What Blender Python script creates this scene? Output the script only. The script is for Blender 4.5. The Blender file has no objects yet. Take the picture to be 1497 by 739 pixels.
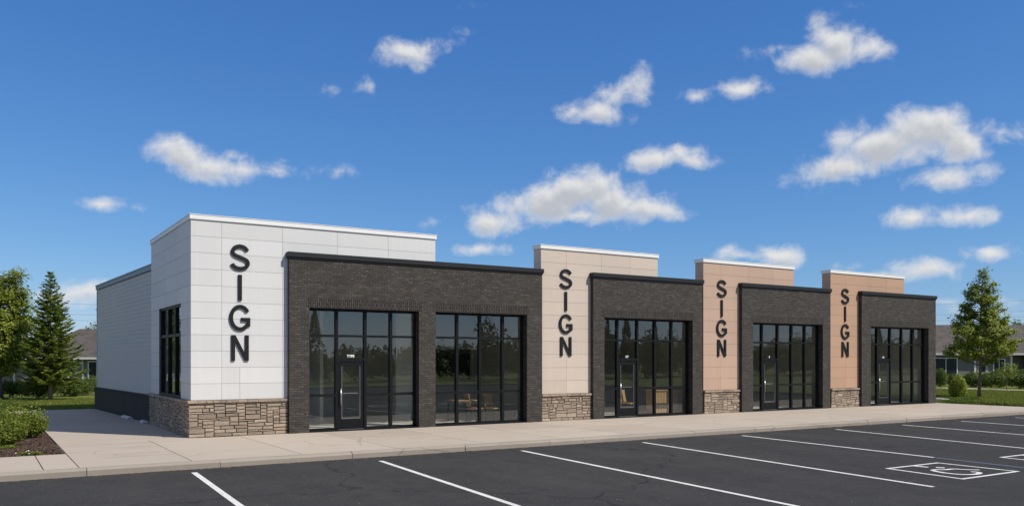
import bpy, math, random
import numpy as np
from mathutils import Vector, Matrix

random.seed(7)
RNG = np.random.default_rng(11)
scene = bpy.context.scene
COL = scene.collection
rad = math.radians

# ------------------------------------------------------------------ camera numbers
F_PX, CX, HZ, W_PX, H_PX = 1240.0, 748.5, 525.0, 1497.0, 739.0
TH = math.atan((2715.0 - CX) / F_PX)
SN, CS = math.sin(TH), math.cos(TH)
EYE = 2.2
def rd(r, d, z=0.0):                      # right / forward metres from the camera -> world
    return (r * SN + d * CS, -r * CS + d * SN, z)
def ray(u, v):
    a, z = (u - CX) / F_PX, (HZ - v) / F_PX
    return np.array([a * SN + CS, -a * CS + SN, z])
def ground(u, v, z=0.0):
    r = ray(u, v); t = (z - EYE) / r[2]
    return (r[0] * t, r[1] * t, z)

# ------------------------------------------------------------------ node helpers
def new_mat(name):
    m = bpy.data.materials.new(name); m.use_nodes = True
    nt = m.node_tree; nt.nodes.clear()
    out = nt.nodes.new('ShaderNodeOutputMaterial')
    return m, nt, out
def N(nt, kind, **kw):
    n = nt.nodes.new(kind)
    for k, v in kw.items():
        if k.startswith('i_'):
            key = k[2:]
            key = int(key) if key.isdigit() else key.replace('_', ' ')
            n.inputs[key].default_value = v
        else:
            setattr(n, k, v)
    return n
def L(nt, a, b): nt.links.new(a, b)
def ramp(nt, fac, stops):
    r = nt.nodes.new('ShaderNodeValToRGB')
    cr = r.color_ramp
    while len(cr.elements) < len(stops): cr.elements.new(0.5)
    for e, (p, c) in zip(cr.elements, stops):
        e.position = p; e.color = (c[0], c[1], c[2], 1)
    L(nt, fac, r.inputs[0])
    return r.outputs[0]
def noise(nt, vec, scale, detail=4, rough=0.55, dist=0.0):
    n = N(nt, 'ShaderNodeTexNoise', noise_dimensions='3D')
    n.inputs['Scale'].default_value = scale; n.inputs['Detail'].default_value = detail
    n.inputs['Roughness'].default_value = rough; n.inputs['Distortion'].default_value = dist
    L(nt, vec, n.inputs['Vector'])
    return n.outputs['Fac']
def mixc(nt, fac, a, b, mode='MIX'):
    m = N(nt, 'ShaderNodeMix', data_type='RGBA', blend_type=mode)
    for s, val in ((m.inputs[0], fac), (m.inputs[6], a), (m.inputs[7], b)):
        if hasattr(val, 'links'): L(nt, val, s)
        elif isinstance(val, (int, float)): s.default_value = val
        else: s.default_value = (*val, 1)
    return m.outputs[2]
def math_(nt, op, a, b=None, c=None, clamp=False):
    m = N(nt, 'ShaderNodeMath', operation=op); m.use_clamp = clamp
    for i, val in enumerate((a, b, c)):
        if val is None: continue
        if hasattr(val, 'links'): L(nt, val, m.inputs[i])
        else: m.inputs[i].default_value = val
    return m.outputs[0]
def bsdf(nt, out, color, rough=0.7, metal=0.0, height=None, bump=0.3, dist=0.01, spec=0.5):
    b = N(nt, 'ShaderNodeBsdfPrincipled')
    if hasattr(color, 'links'): L(nt, color, b.inputs['Base Color'])
    else: b.inputs['Base Color'].default_value = (*color, 1)
    if hasattr(rough, 'links'): L(nt, rough, b.inputs['Roughness'])
    else: b.inputs['Roughness'].default_value = rough
    b.inputs['Metallic'].default_value = metal
    b.inputs['Specular IOR Level'].default_value = spec
    if height is not None:
        bp = N(nt, 'ShaderNodeBump'); bp.inputs['Strength'].default_value = bump
        bp.inputs['Distance'].default_value = dist
        L(nt, height, bp.inputs['Height']); L(nt, bp.outputs[0], b.inputs['Normal'])
    L(nt, b.outputs[0], out.inputs[0])
    return b
def objco(nt): return N(nt, 'ShaderNodeTexCoord').outputs['Object']
def uvco(nt): return N(nt, 'ShaderNodeTexCoord').outputs['UV']
def geopos(nt): return N(nt, 'ShaderNodeNewGeometry').outputs['Position']

def paint(name, col, rough=0.5, var=0.08, scale=1.3, spec=0.5, metal=0.0, fine=0.05):
    m, nt, out = new_mat(name)
    p = geopos(nt)
    n1 = noise(nt, p, scale, 5); n2 = noise(nt, p, 60, 2)
    lo = tuple(c * (1 - var) for c in col); hi = tuple(min(1, c * (1 + var)) for c in col)
    c1 = mixc(nt, n1, lo, hi)
    c = mixc(nt, fine, c1, mixc(nt, n2, tuple(c * .3 for c in col), col))
    bsdf(nt, out, c, rough, metal, n2, 0.05, 0.004, spec)
    return m

M = {}
def panel_paint(name, col):
    # fibre-cement panel: slight tone change from sheet to sheet, faint rain streaks
    m, nt, out = new_mat(name)
    p = geopos(nt)
    isl = N(nt, 'ShaderNodeNewGeometry').outputs['Random Per Island']
    t = math_(nt, 'MULTIPLY_ADD', isl, 0.085, 0.957)
    mp = N(nt, 'ShaderNodeMapping'); mp.inputs['Scale'].default_value = (5, 5, 0.35); L(nt, p, mp.inputs[0])
    st = noise(nt, mp.outputs[0], 1.0, 4)
    t = math_(nt, 'MULTIPLY', t, math_(nt, 'MULTIPLY_ADD', st, 0.10, 0.95))
    t = math_(nt, 'MULTIPLY', t, math_(nt, 'MULTIPLY_ADD', noise(nt, p, 25, 3), 0.05, 0.975))
    h = N(nt, 'ShaderNodeHueSaturation'); h.inputs['Color'].default_value = (*col, 1); L(nt, t, h.inputs['Value'])
    bsdf(nt, out, h.outputs[0], 0.55, 0, noise(nt, p, 120, 2), 0.06, 0.004)
    return m
M['white_panel'] = panel_paint('white_panel_paint', (0.62, 0.605, 0.58))
M['cream_panel'] = panel_paint('cream_panel_paint', (0.55, 0.455, 0.37))
M['rose_panel'] = panel_paint('rose_panel_paint', (0.475, 0.325, 0.235))
M['tan_panel'] = panel_paint('tan_panel_paint', (0.45, 0.28, 0.18))
M['joint'] = paint('panel_joint', (0.16, 0.145, 0.13), 0.8)
M['white_metal'] = paint('white_coping_metal', (0.78, 0.77, 0.74), 0.4, 0.04)
M['black_metal'] = paint('black_coping_metal', (0.02, 0.0205, 0.0215), 0.5, 0.15, spec=0.25)
M['black_frame'] = paint('black_anodised_frame', (0.008, 0.0083, 0.009), 0.45, 0.15, spec=0.2)
M['letter_black'] = paint('sign_letter_black', (0.013, 0.0135, 0.014), 0.55, 0.1, spec=0.2)
M['steel'] = paint('brushed_steel', (0.55, 0.55, 0.53), 0.3, 0.05, metal=0.9)
M['siding'] = paint('grey_siding', (0.5, 0.485, 0.455), 0.62, 0.05, 0.8)
M['blue_grey_metal'] = paint('blue_grey_coping', (0.16, 0.2, 0.23), 0.45, 0.1)
M['roofing'] = paint('flat_roof_membrane', (0.3, 0.3, 0.3), 0.8)
M['number_white'] = paint('number_vinyl', (0.85, 0.85, 0.8), 0.5, 0.02)
M['int_wall'] = paint('interior_wall', (0.58, 0.57, 0.51), 0.8, 0.06)
M['int_ceiling'] = paint('interior_ceiling', (0.55, 0.47, 0.36), 0.8, 0.05)
M['int_floor'] = paint('interior_floor', (0.72, 0.69, 0.63), 0.5, 0.1)
M['screen'] = paint('dark_screen', (0.01, 0.01, 0.011), 0.25, 0.05)
M['tan_wood'] = None

def wood(name, a, b):
    m, nt, out = new_mat(name)
    p = objco(nt)
    mp = N(nt, 'ShaderNodeMapping'); mp.inputs['Scale'].default_value = (14, 14, 1.5); L(nt, p, mp.inputs[0])
    n = noise(nt, mp.outputs[0], 2.0, 5, 0.6, 0.8)
    bsdf(nt, out, mixc(nt, n, a, b), 0.5, 0, n, 0.1, 0.003)
    return m
M['tan_wood'] = wood('tan_wood', (0.38, 0.235, 0.1), (0.54, 0.36, 0.18))

def brick(name='charcoal_brick', mortar=.0065, mcol=(0.024, 0.022, 0.02), wobble=1.0):
    m, nt, out = new_mat(name)
    uv = uvco(nt)
    bt = N(nt, 'ShaderNodeTexBrick', offset=0.5)
    bt.inputs['Scale'].default_value = 1.0
    bt.inputs['Brick Width'].default_value = 0.2; bt.inputs['Row Height'].default_value = 0.068
    bt.inputs['Mortar Size'].default_value = mortar; bt.inputs['Mortar Smooth'].default_value = 0.15
    bt.inputs['Bias'].default_value = -0.05
    bt.inputs['Color1'].default_value = (0.0, 0.0, 0.0, 1); bt.inputs['Color2'].default_value = (1, 1, 1, 1)
    bt.inputs['Mortar'].default_value = (0.5, 0.5, 0.5, 1)
    # wobble the courses a little
    ns = N(nt, 'ShaderNodeTexNoise'); ns.inputs['Scale'].default_value = 3.0; L(nt, uv, ns.inputs['Vector'])
    vm = N(nt, 'ShaderNodeVectorMath', operation='MULTIPLY_ADD')
    L(nt, ns.outputs['Color'], vm.inputs[0]); vm.inputs[1].default_value = (0.012, 0.008, 0); L(nt, uv, vm.inputs[2])
    L(nt, vm.outputs[0], bt.inputs['Vector'])
    tone = ramp(nt, bt.outputs['Color'], [(0, (0.036, 0.032, 0.028)), (0.4, (0.053, 0.0465, 0.04)), (0.85, (0.07, 0.061, 0.052)), (1.0, (0.11, 0.093, 0.08))])
    n1 = noise(nt, uv, 1.2, 5); n2 = noise(nt, uv, 45, 3)
    tone = mixc(nt, 0.3, tone, mixc(nt, n2, (0.02, 0.018, 0.016), (0.11, 0.095, 0.08)))
    tone = mixc(nt, 1.0, tone, mixc(nt, n1, (0.78, 0.78, 0.78), (1.18, 1.16, 1.14)), 'MULTIPLY')
    # pale lime flecks on some head joints
    fl = math_(nt, 'GREATER_THAN', noise(nt, uv, 14.0, 1), 0.66)
    mort = mixc(nt, fl, mcol, (0.19, 0.178, 0.155) if wobble else mcol)
    c = mixc(nt, bt.outputs['Fac'], tone, mort)
    inv = math_(nt, 'SUBTRACT', 1.0, bt.outputs['Fac'])
    h = math_(nt, 'ADD', inv, math_(nt, 'MULTIPLY', n2, 0.35))
    bsdf(nt, out, c, 0.85, 0, h, 0.7, 0.008, 0.3)
    return m
M['brick'] = brick()
M['soldier'] = brick('soldier_brick', .012, (0.012, 0.011, 0.01), 0)
def dark_block():
    m, nt, out = new_mat('dark_block')
    uv = uvco(nt)
    bt = N(nt, 'ShaderNodeTexBrick', offset=0.5)
    bt.inputs['Scale'].default_value = 1.0; bt.inputs['Brick Width'].default_value = 0.3; bt.inputs['Row Height'].default_value = 0.085
    bt.inputs['Mortar Size'].default_value = 0.006
    bt.inputs['Color1'].default_value = (0.042, 0.039, 0.034, 1); bt.inputs['Color2'].default_value = (0.064, 0.059, 0.052, 1)
    bt.inputs['Mortar'].default_value = (0.028, 0.028, 0.03, 1)
    L(nt, uv, bt.inputs['Vector'])
    n = noise(nt, uv, 20, 4)
    c = mixc(nt, 0.4, bt.outputs['Color'], mixc(nt, n, (0.028, 0.027, 0.025), (0.075, 0.071, 0.064)))
    bsdf(nt, out, c, 0.85, 0, math_(nt, 'SUBTRACT', n, bt.outputs['Fac']), 0.5, 0.006, 0.15)
    return m
M['dark_block'] = dark_block()

def stone():
    m, nt, out = new_mat('ledge_stone')
    p = geopos(nt)
    isl = N(nt, 'ShaderNodeNewGeometry').outputs['Random Per Island']
    base = ramp(nt, isl, [(0, (0.24, 0.19, 0.145)), (0.3, (0.34, 0.27, 0.205)), (0.55, (0.27, 0.22, 0.175)), (0.8, (0.41, 0.335, 0.255)), (1.0, (0.32, 0.245, 0.175))])
    n1 = noise(nt, p, 14, 6, 0.65); n2 = noise(nt, p, 70, 3)
    c = mixc(nt, 1.0, base, mixc(nt, n1, (0.6, 0.6, 0.6), (1.4, 1.37, 1.33)), 'MULTIPLY')
    h = math_(nt, 'ADD', n1, math_(nt, 'MULTIPLY', n2, 0.3))
    bsdf(nt, out, c, 0.9, 0, h, 0.8, 0.025, 0.25)
    return m
M['stone'] = stone()
M['mortar'] = paint('stone_mortar', (0.06, 0.05, 0.04), 0.95)
M['stone_cap'] = paint('stone_cap', (0.33, 0.275, 0.22), 0.85, 0.15, 4)

def concrete(name, col, var=0.12):
    m, nt, out = new_mat(name)
    p = geopos(nt)
    isl = N(nt, 'ShaderNodeNewGeometry').outputs['Random Per Island']
    n1 = noise(nt, p, 0.5, 6, 0.6, 0.4); n2 = noise(nt, p, 5.0, 5, 0.6); n3 = noise(nt, p, 110, 2)
    mp = N(nt, 'ShaderNodeMapping'); mp.inputs['Scale'].default_value = (0.5, 3.0, 1); L(nt, p, mp.inputs[0])
    n4 = noise(nt, mp.outputs[0], 0.9, 5, 0.6, 0.6)
    v = math_(nt, 'MULTIPLY_ADD', isl, 0.11, 0.945 - var)
    v = math_(nt, 'ADD', v, math_(nt, 'MULTIPLY', n1, var))
    v = math_(nt, 'ADD', v, math_(nt, 'MULTIPLY', n2, var * .5))
    v = math_(nt, 'ADD', v, math_(nt, 'MULTIPLY', math_(nt, 'SUBTRACT', n3, 0.5), 0.12))
    # darker stains
    st = math_(nt, 'MULTIPLY', math_(nt, 'SUBTRACT', n4, 0.56, clamp=True), 1.3)
    v = math_(nt, 'SUBTRACT', v, st)
    # hairline cracks
    vo = N(nt, 'ShaderNodeTexVoronoi', feature='DISTANCE_TO_EDGE'); vo.inputs['Scale'].default_value = 0.22
    ns = N(nt, 'ShaderNodeTexNoise'); ns.inputs['Scale'].default_value = 1.1; ns.inputs['Detail'].default_value = 6; L(nt, p, ns.inputs['Vector'])
    vm = N(nt, 'ShaderNodeVectorMath', operation='MULTIPLY_ADD'); L(nt, ns.outputs['Color'], vm.inputs[0]); vm.inputs[1].default_value = (.9, .9, 0); L(nt, p, vm.inputs[2])
    L(nt, vm.outputs[0], vo.inputs['Vector'])
    cr = math_(nt, 'LESS_THAN', vo.outputs['Distance'], 0.0022)
    cr = math_(nt, 'MULTIPLY', cr, math_(nt, 'GREATER_THAN', noise(nt, p, 0.25, 1), 0.52))
    v = math_(nt, 'MULTIPLY', v, math_(nt, 'SUBTRACT', 1.0, math_(nt, 'MULTIPLY', cr, 0.32)))
    h = N(nt, 'ShaderNodeHueSaturation'); h.inputs['Color'].default_value = (*col, 1); L(nt, v, h.inputs['Value'])
    bsdf(nt, out, h.outputs[0], 0.88, 0, math_(nt, 'ADD', n3, n2), 0.2, 0.006, 0.25)
    return m
M['concrete'] = concrete('sidewalk_concrete', (0.42, 0.355, 0.285))
M['curb'] = concrete('curb_concrete', (0.31, 0.265, 0.215), 0.3)
M['groove'] = paint('joint_dirt', (0.12, 0.1, 0.085), 0.95)

def asphalt():
    m, nt, out = new_mat('asphalt')
    p = geopos(nt)
    n1 = noise(nt, p, 0.35, 6, 0.6, 0.6); n2 = noise(nt, p, 3.0, 4); n3 = noise(nt, p, 90, 2, 0.7)
    vo = N(nt, 'ShaderNodeTexVoronoi'); vo.inputs['Scale'].default_value = 45; L(nt, p, vo.inputs['Vector'])
    pick = N(nt, 'ShaderNodeSeparateColor'); L(nt, vo.outputs['Color'], pick.inputs[0])
    chip = math_(nt, 'MULTIPLY', math_(nt, 'GREATER_THAN', pick.outputs[0], 0.985), math_(nt, 'LESS_THAN', vo.outputs['Distance'], 0.35))
    c = mixc(nt, n1, (0.029, 0.0288, 0.029), (0.054, 0.0525, 0.0515))
    c = mixc(nt, 1.0, c, mixc(nt, n3, (0.4, 0.4, 0.4), (1.6, 1.6, 1.6)), 'MULTIPLY')
    c = mixc(nt, 1.0, c, mixc(nt, n2, (0.72, 0.72, 0.73), (1.28, 1.27, 1.25)), 'MULTIPLY')
    c = mixc(nt, chip, c, (0.2, 0.19, 0.17))
    # oil drips in the bays, pale scuffed wheel paths, sealed cracks, curly grit marks
    oil = math_(nt, 'MULTIPLY', math_(nt, 'SUBTRACT', noise(nt, p, 0.9, 3, 0.5), 0.6, clamp=True), 5.0, clamp=True)
    c = mixc(nt, math_(nt, 'MULTIPLY', oil, 0.45), c, (0.02, 0.02, 0.021))
    mpw = N(nt, 'ShaderNodeMapping'); mpw.inputs['Scale'].default_value = (1.0, 0.12, 1); L(nt, p, mpw.inputs[0])
    wp = math_(nt, 'MULTIPLY', math_(nt, 'SUBTRACT', noise(nt, mpw.outputs[0], 0.9, 4), 0.5, clamp=True), 3.0, clamp=True)
    c = mixc(nt, math_(nt, 'MULTIPLY', wp, 0.3), c, (0.085, 0.08, 0.075))
    rg = noise(nt, p, 7.0, 3, 0.6, 2.2)
    cl = math_(nt, 'LESS_THAN', math_(nt, 'ABSOLUTE', math_(nt, 'SUBTRACT', rg, 0.5)), 0.012)
    c = mixc(nt, math_(nt, 'MULTIPLY', cl, 0.28), c, (0.11, 0.1, 0.09))
    vo2 = N(nt, 'ShaderNodeTexVoronoi', feature='DISTANCE_TO_EDGE'); vo2.inputs['Scale'].default_value = 0.11
    nw_ = N(nt, 'ShaderNodeTexNoise'); nw_.inputs['Scale'].default_value = 0.7; nw_.inputs['Detail'].default_value = 7; L(nt, p, nw_.inputs['Vector'])
    vw = N(nt, 'ShaderNodeVectorMath', operation='MULTIPLY_ADD'); L(nt, nw_.outputs['Color'], vw.inputs[0]); vw.inputs[1].default_value = (2, 2, 0); L(nt, p, vw.inputs[2]); L(nt, vw.outputs[0], vo2.inputs['Vector'])
    ck = math_(nt, 'LESS_THAN', vo2.outputs['Distance'], 0.0035)
    c = mixc(nt, math_(nt, 'MULTIPLY', ck, 0.55), c, (0.016, 0.016, 0.017))
    bsdf(nt, out, c, 0.9, 0, math_(nt, 'ADD', n3, math_(nt, 'MULTIPLY', vo.outputs['Distance'], 0.8)), 0.45, 0.006, 0.08)
    return m
M['asphalt'] = asphalt()
def road_paint(name, col, lo):
    m, nt, out = new_mat(name)
    p = geopos(nt)
    n = noise(nt, p, 35, 4, 0.7); n1 = noise(nt, p, 2.2, 4)
    w = math_(nt, 'GREATER_THAN', math_(nt, 'ADD', n, math_(nt, 'MULTIPLY', n1, 0.25)), lo)
    bsdf(nt, out, mixc(nt, w, col, (0.09, 0.09, 0.09)), 0.7, 0, n, 0.2, 0.003)
    return m
M['white_line'] = road_paint('white_road_paint', (0.66, 0.635, 0.59), 0.735)
M['blue_line'] = road_paint('blue_road_paint', (0.03, 0.052, 0.085), 0.62)

def grass_mat(name, a, b, sc=2.0):
    m, nt, out = new_mat(name)
    p = geopos(nt)
    n1 = noise(nt, p, 0.4, 5); n2 = noise(nt, p, 30, 3)
    c = mixc(nt, n1, a, b); c = mixc(nt, 1.0, c, mixc(nt, n2, (0.45, 0.5, 0.4), (1.5, 1.45, 1.4)), 'MULTIPLY')
    bsdf(nt, out, c, 0.9, 0, n2, 0.8, 0.05, 0.2)
    return m
M['grass'] = grass_mat('lawn_grass', (0.11, 0.135, 0.022), (0.15, 0.17, 0.03))
def mulch():
    m, nt, out = new_mat('bark_mulch')
    p = geopos(nt)
    vo = N(nt, 'ShaderNodeTexVoronoi'); vo.inputs['Scale'].default_value = 28; L(nt, p, vo.inputs['Vector'])
    pick = N(nt, 'ShaderNodeSeparateColor'); L(nt, vo.outputs['Color'], pick.inputs[0])
    c = ramp(nt, pick.outputs[0], [(0, (0.035, 0.02, 0.014)), (0.5, (0.075, 0.045, 0.032)), (0.85, (0.13, 0.085, 0.065)), (1, (0.2, 0.15, 0.12))])
    bsdf(nt, out, c, 0.95, 0, vo.outputs['Distance'], 1.0, 0.04, 0.1)
    return m
M['mulch'] = mulch()
M['grit'] = paint('grit', (0.15, 0.115, 0.08), 0.95, 0.5, 30)

def leaf_mat(name, stops, rough=0.55, trans=0.35):
    m, nt, out = new_mat(name)
    isl = N(nt, 'ShaderNodeNewGeometry').outputs['Random Per Island']
    c = ramp(nt, isl, stops)
    n = noise(nt, geopos(nt), 0.9, 3)
    c = mixc(nt, 1.0, c, mixc(nt, n, (0.7, 0.75, 0.7), (1.3, 1.25, 1.2)), 'MULTIPLY')
    d = N(nt, 'ShaderNodeBsdfPrincipled'); L(nt, c, d.inputs['Base Color']); d.inputs['Roughness'].default_value = rough
    d.inputs['Specular IOR Level'].default_value = 0.25
    t = N(nt, 'ShaderNodeBsdfTranslucent')
    L(nt, mixc(nt, 1.0, c, (1.3, 1.35, 0.7), 'MULTIPLY'), t.inputs['Color'])
    mx = N(nt, 'ShaderNodeMixShader'); mx.inputs[0].default_value = trans
    L(nt, d.outputs[0], mx.inputs[1]); L(nt, t.outputs[0], mx.inputs[2]); L(nt, mx.outputs[0], out.inputs[0])
    return m
M['leaf'] = leaf_mat('broad_leaves', [(0, (0.115, 0.15, 0.022)), (0.5, (0.2, 0.24, 0.034)), (0.9, (0.29, 0.31, 0.05)), (1, (0.38, 0.36, 0.08))])
M['leaf_dark'] = leaf_mat('shrub_leaves', [(0, (0.05, 0.08, 0.016)), (0.5, (0.09, 0.13, 0.024)), (1, (0.15, 0.19, 0.036))])
M['leaf_bright'] = leaf_mat('bright_shrub_leaves', [(0, (0.08, 0.12, 0.018)), (0.5, (0.15, 0.195, 0.028)), (0.9, (0.22, 0.25, 0.036)), (1, (0.34, 0.31, 0.07))])
M['needle'] = leaf_mat('spruce_needles', [(0, (0.05, 0.085, 0.025)), (0.5, (0.16, 0.215, 0.045)), (1, (0.3, 0.31, 0.065))], 0.6, 0.35)
M['blade'] = leaf_mat('grass_blades', [(0, (0.1, 0.13, 0.02)), (0.6, (0.15, 0.18, 0.03)), (1, (0.22, 0.22, 0.05))], 0.6, 0.3)
M['wood_leaf'] = leaf_mat('far_wood_leaves', [(0, (0.035, 0.055, 0.018)), (1, (0.09, 0.11, 0.03))], 0.7, 0.25)
M['bark'] = paint('bark', (0.14, 0.1, 0.075), 0.9, 0.3, 8)
M['bark_pale'] = paint('pale_bark', (0.3, 0.2, 0.145), 0.9, 0.25, 8)
M['white_petal'] = paint('white_petal', (0.8, 0.8, 0.76), 0.6, 0.03)
M['pebble'] = paint('pale_pebble', (0.55, 0.5, 0.45), 0.8, 0.2, 9)
def shingle():
    m, nt, out = new_mat('roof_shingle')
    uv = uvco(nt)
    bt = N(nt, 'ShaderNodeTexBrick', offset=0.5)
    bt.inputs['Scale'].default_value = 1; bt.inputs['Brick Width'].default_value = 0.4; bt.inputs['Row Height'].default_value = 0.16; bt.inputs['Mortar Size'].default_value = 0.01
    bt.inputs['Color1'].default_value = (0.075, 0.065, 0.058, 1); bt.inputs['Color2'].default_value = (0.12, 0.104, 0.094, 1); bt.inputs['Mortar'].default_value = (0.05, 0.045, 0.04, 1)
    L(nt, uv, bt.inputs['Vector'])
    n = noise(nt, geopos(nt), 0.8, 5)
    c = mixc(nt, 1.0, bt.outputs['Color'], mixc(nt, n, (0.75, 0.75, 0.75), (1.25, 1.23, 1.2)), 'MULTIPLY')
    bsdf(nt, out, c, 0.9, 0, bt.outputs['Fac'], 0.4, 0.01, 0.2)
    return m
M['shingle'] = shingle()
M['house_grey'] = paint('house_grey_wall', (0.17, 0.155, 0.14), 0.8, 0.08)
M['house_beige'] = paint('house_beige_wall', (0.36, 0.32, 0.28), 0.8, 0.08)
M['trim_white'] = paint('white_house_trim', (0.62, 0.6, 0.57), 0.6, 0.05)
M['fascia'] = paint('fascia_board', (0.5, 0.47, 0.45), 0.6, 0.05)
M['pole_wood'] = paint('utility_pole_wood', (0.16, 0.12, 0.09), 0.9, 0.2, 5)
M['wire'] = paint('wire_sheath', (0.05, 0.06, 0.07), 0.6)
M['house_glass'] = paint('dark_house_window', (0.02, 0.024, 0.03), 0.12, 0.1)

def glass(name, tint, r0=0.1):
    m, nt, out = new_mat(name)
    lw = N(nt, 'ShaderNodeLayerWeight'); lw.inputs['Blend'].default_value = 0.5
    f5 = math_(nt, 'POWER', lw.outputs['Facing'], 5.0)
    fac = math_(nt, 'MULTIPLY_ADD', f5, 1 - r0, r0, clamp=True)
    t = N(nt, 'ShaderNodeBsdfTransparent'); t.inputs[0].default_value = (*tint, 1)
    g = N(nt, 'ShaderNodeBsdfGlossy'); g.inputs['Roughness'].default_value = 0.0; g.inputs['Color'].default_value = (0.92, 0.96, 1.0, 1)
    n = noise(nt, geopos(nt), 0.7, 2)
    bp = N(nt, 'ShaderNodeBump'); bp.inputs['Strength'].default_value = 0.06; bp.inputs['Distance'].default_value = 0.02
    L(nt, n, bp.inputs['Height']); L(nt, bp.outputs[0], g.inputs['Normal'])
    mx = N(nt, 'ShaderNodeMixShader'); L(nt, fac, mx.inputs[0]); L(nt, t.outputs[0], mx.inputs[1]); L(nt, g.outputs[0], mx.inputs[2])
    L(nt, mx.outputs[0], out.inputs[0])
    return m
M['glass'] = glass('tinted_glass', (0.80, 0.82, 0.79), 0.12)
def emit(name, col, s):
    m, nt, out = new_mat(name)
    e = N(nt, 'ShaderNodeEmission'); e.inputs[0].default_value = (*col, 1); e.inputs[1].default_value = s
    L(nt, e.outputs[0], out.inputs[0]); return m
M['lamp'] = emit('downlight_glow', (1, 0.75, 0.4), 2.5)

# ------------------------------------------------------------------ mesh builder
class MB:
    def __init__(self): self.v = []; self.f = []; self.m = []; self.uvf = []
    def quad(self, a, b, c, d, mi=0, uv=None):
        i = len(self.v); self.v += [tuple(a), tuple(b), tuple(c), tuple(d)]; self.f.append((i, i+1, i+2, i+3)); self.m.append(mi); self.uvf.append(uv)
        return self
    def poly(self, pts, mi=0):
        i = len(self.v); self.v += [tuple(p) for p in pts]; self.f.append(tuple(range(i, i+len(pts)))); self.m.append(mi); self.uvf.append(None)
        return self
    def box(self, x0, x1, y0, y1, z0, z1, mi=0, skip=''):
        i = len(self.v)
        self.v += [(x0,y0,z0),(x1,y0,z0),(x1,y1,z0),(x0,y1,z0),(x0,y0,z1),(x1,y0,z1),(x1,y1,z1),(x0,y1,z1)]
        for n, q in (('b',(0,3,2,1)),('t',(4,5,6,7)),('f',(0,1,5,4)),('k',(2,3,7,6)),('l',(3,0,4,7)),('r',(1,2,6,5))):
            if n in skip: continue
            self.f.append(tuple(i+k for k in q)); self.m.append(mi); self.uvf.append(None)
        return self
    def obox(self, c, ax, ay, az, mi=0):      # oriented box: centre and three half vectors
        c, ax, ay, az = map(Vector, (c, ax, ay, az)); i = len(self.v)
        for sz in (-1, 1):
            for sx, sy in ((-1,-1),(1,-1),(1,1),(-1,1)): self.v.append(tuple(c + sx*ax + sy*ay + sz*az))
        for q in ((0,3,2,1),(4,5,6,7),(0,1,5,4),(2,3,7,6),(3,0,4,7),(1,2,6,5)):
            self.f.append(tuple(i+k for k in q)); self.m.append(mi); self.uvf.append(None)
        return self
    def tube(self, pts, radii, seg=7, mi=0, cap=True):
        pts = [Vector(p) for p in pts]; rings = []
        if not hasattr(radii, '__len__'): radii = [radii] * len(pts)
        radii = [float(r) for r in radii]
        for k, p in enumerate(pts):
            d = (pts[min(k+1, len(pts)-1)] - pts[max(k-1, 0)]).normalized()
            a = d.orthogonal().normalized() if abs(d.z) > .99 else Vector((0,0,1)).cross(d).normalized()
            b = d.cross(a); i = len(self.v); rings.append(i)
            for s in range(seg):
                t = 2*math.pi*s/seg; self.v.append(tuple(p + radii[k]*(math.cos(t)*a + math.sin(t)*b)))
        for k in range(len(pts)-1):
            for s in range(seg):
                s2 = (s+1) % seg
                self.f.append((rings[k]+s, rings[k]+s2, rings[k+1]+s2, rings[k+1]+s)); self.m.append(mi); self.uvf.append(None)
        if cap:
            self.f.append(tuple(rings[0]+s for s in reversed(range(seg)))); self.m.append(mi); self.uvf.append(None)
            self.f.append(tuple(rings[-1]+s for s in range(seg))); self.m.append(mi); self.uvf.append(None)
        return self
    def build(self, name, mats, parent=None, smooth=False, swap_uv=False, bevel=0, loc=None):
        if not isinstance(mats, (list, tuple)): mats = [mats]
        me = bpy.data.meshes.new(name); me.from_pydata(self.v, [], self.f)
        for m in mats: me.materials.append(m)
        me.polygons.foreach_set('material_index', self.m)
        if smooth: me.polygons.foreach_set('use_smooth', [True]*len(self.f))
        uvl = me.uv_layers.new(name='UVMap'); me.update()
        for p, fixed in zip(me.polygons, self.uvf):
            n = p.normal; ax = max(range(3), key=lambda k: abs(n[k]))
            for k, li in enumerate(p.loop_indices):
                if fixed: uvl.data[li].uv = fixed[k]; continue
                co = me.vertices[me.loops[li].vertex_index].co
                u, w = (co.y, co.z) if ax == 0 else (co.x, co.z) if ax == 1 else (co.x, co.y)
                uvl.data[li].uv = (w, u) if swap_uv else (u, w)
        o = bpy.data.objects.new(name, me); COL.objects.link(o)
        if parent: o.parent = parent
        if loc: o.location = loc
        if bevel:
            bv = o.modifiers.new('bevel', 'BEVEL'); bv.width = bevel; bv.segments = 1; bv.limit_method = 'ANGLE'
        return o

def arr_mesh(name, V, Fq, mats, parent=None):      # numpy quads / tris
    me = bpy.data.meshes.new(name)
    V = np.asarray(V, dtype=np.float32); Fq = np.asarray(Fq, dtype=np.int32); k = Fq.shape[1]
    me.vertices.add(len(V)); me.vertices.foreach_set('co', V.ravel())
    me.loops.add(Fq.size); me.loops.foreach_set('vertex_index', Fq.ravel())
    me.polygons.add(len(Fq)); me.polygons.foreach_set('loop_start', np.arange(0, Fq.size, k, dtype=np.int32))
    me.update(calc_edges=True); me.materials.append(mats)
    o = bpy.data.objects.new(name, me); COL.objects.link(o)
    if parent: o.parent = parent
    return o

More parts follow.
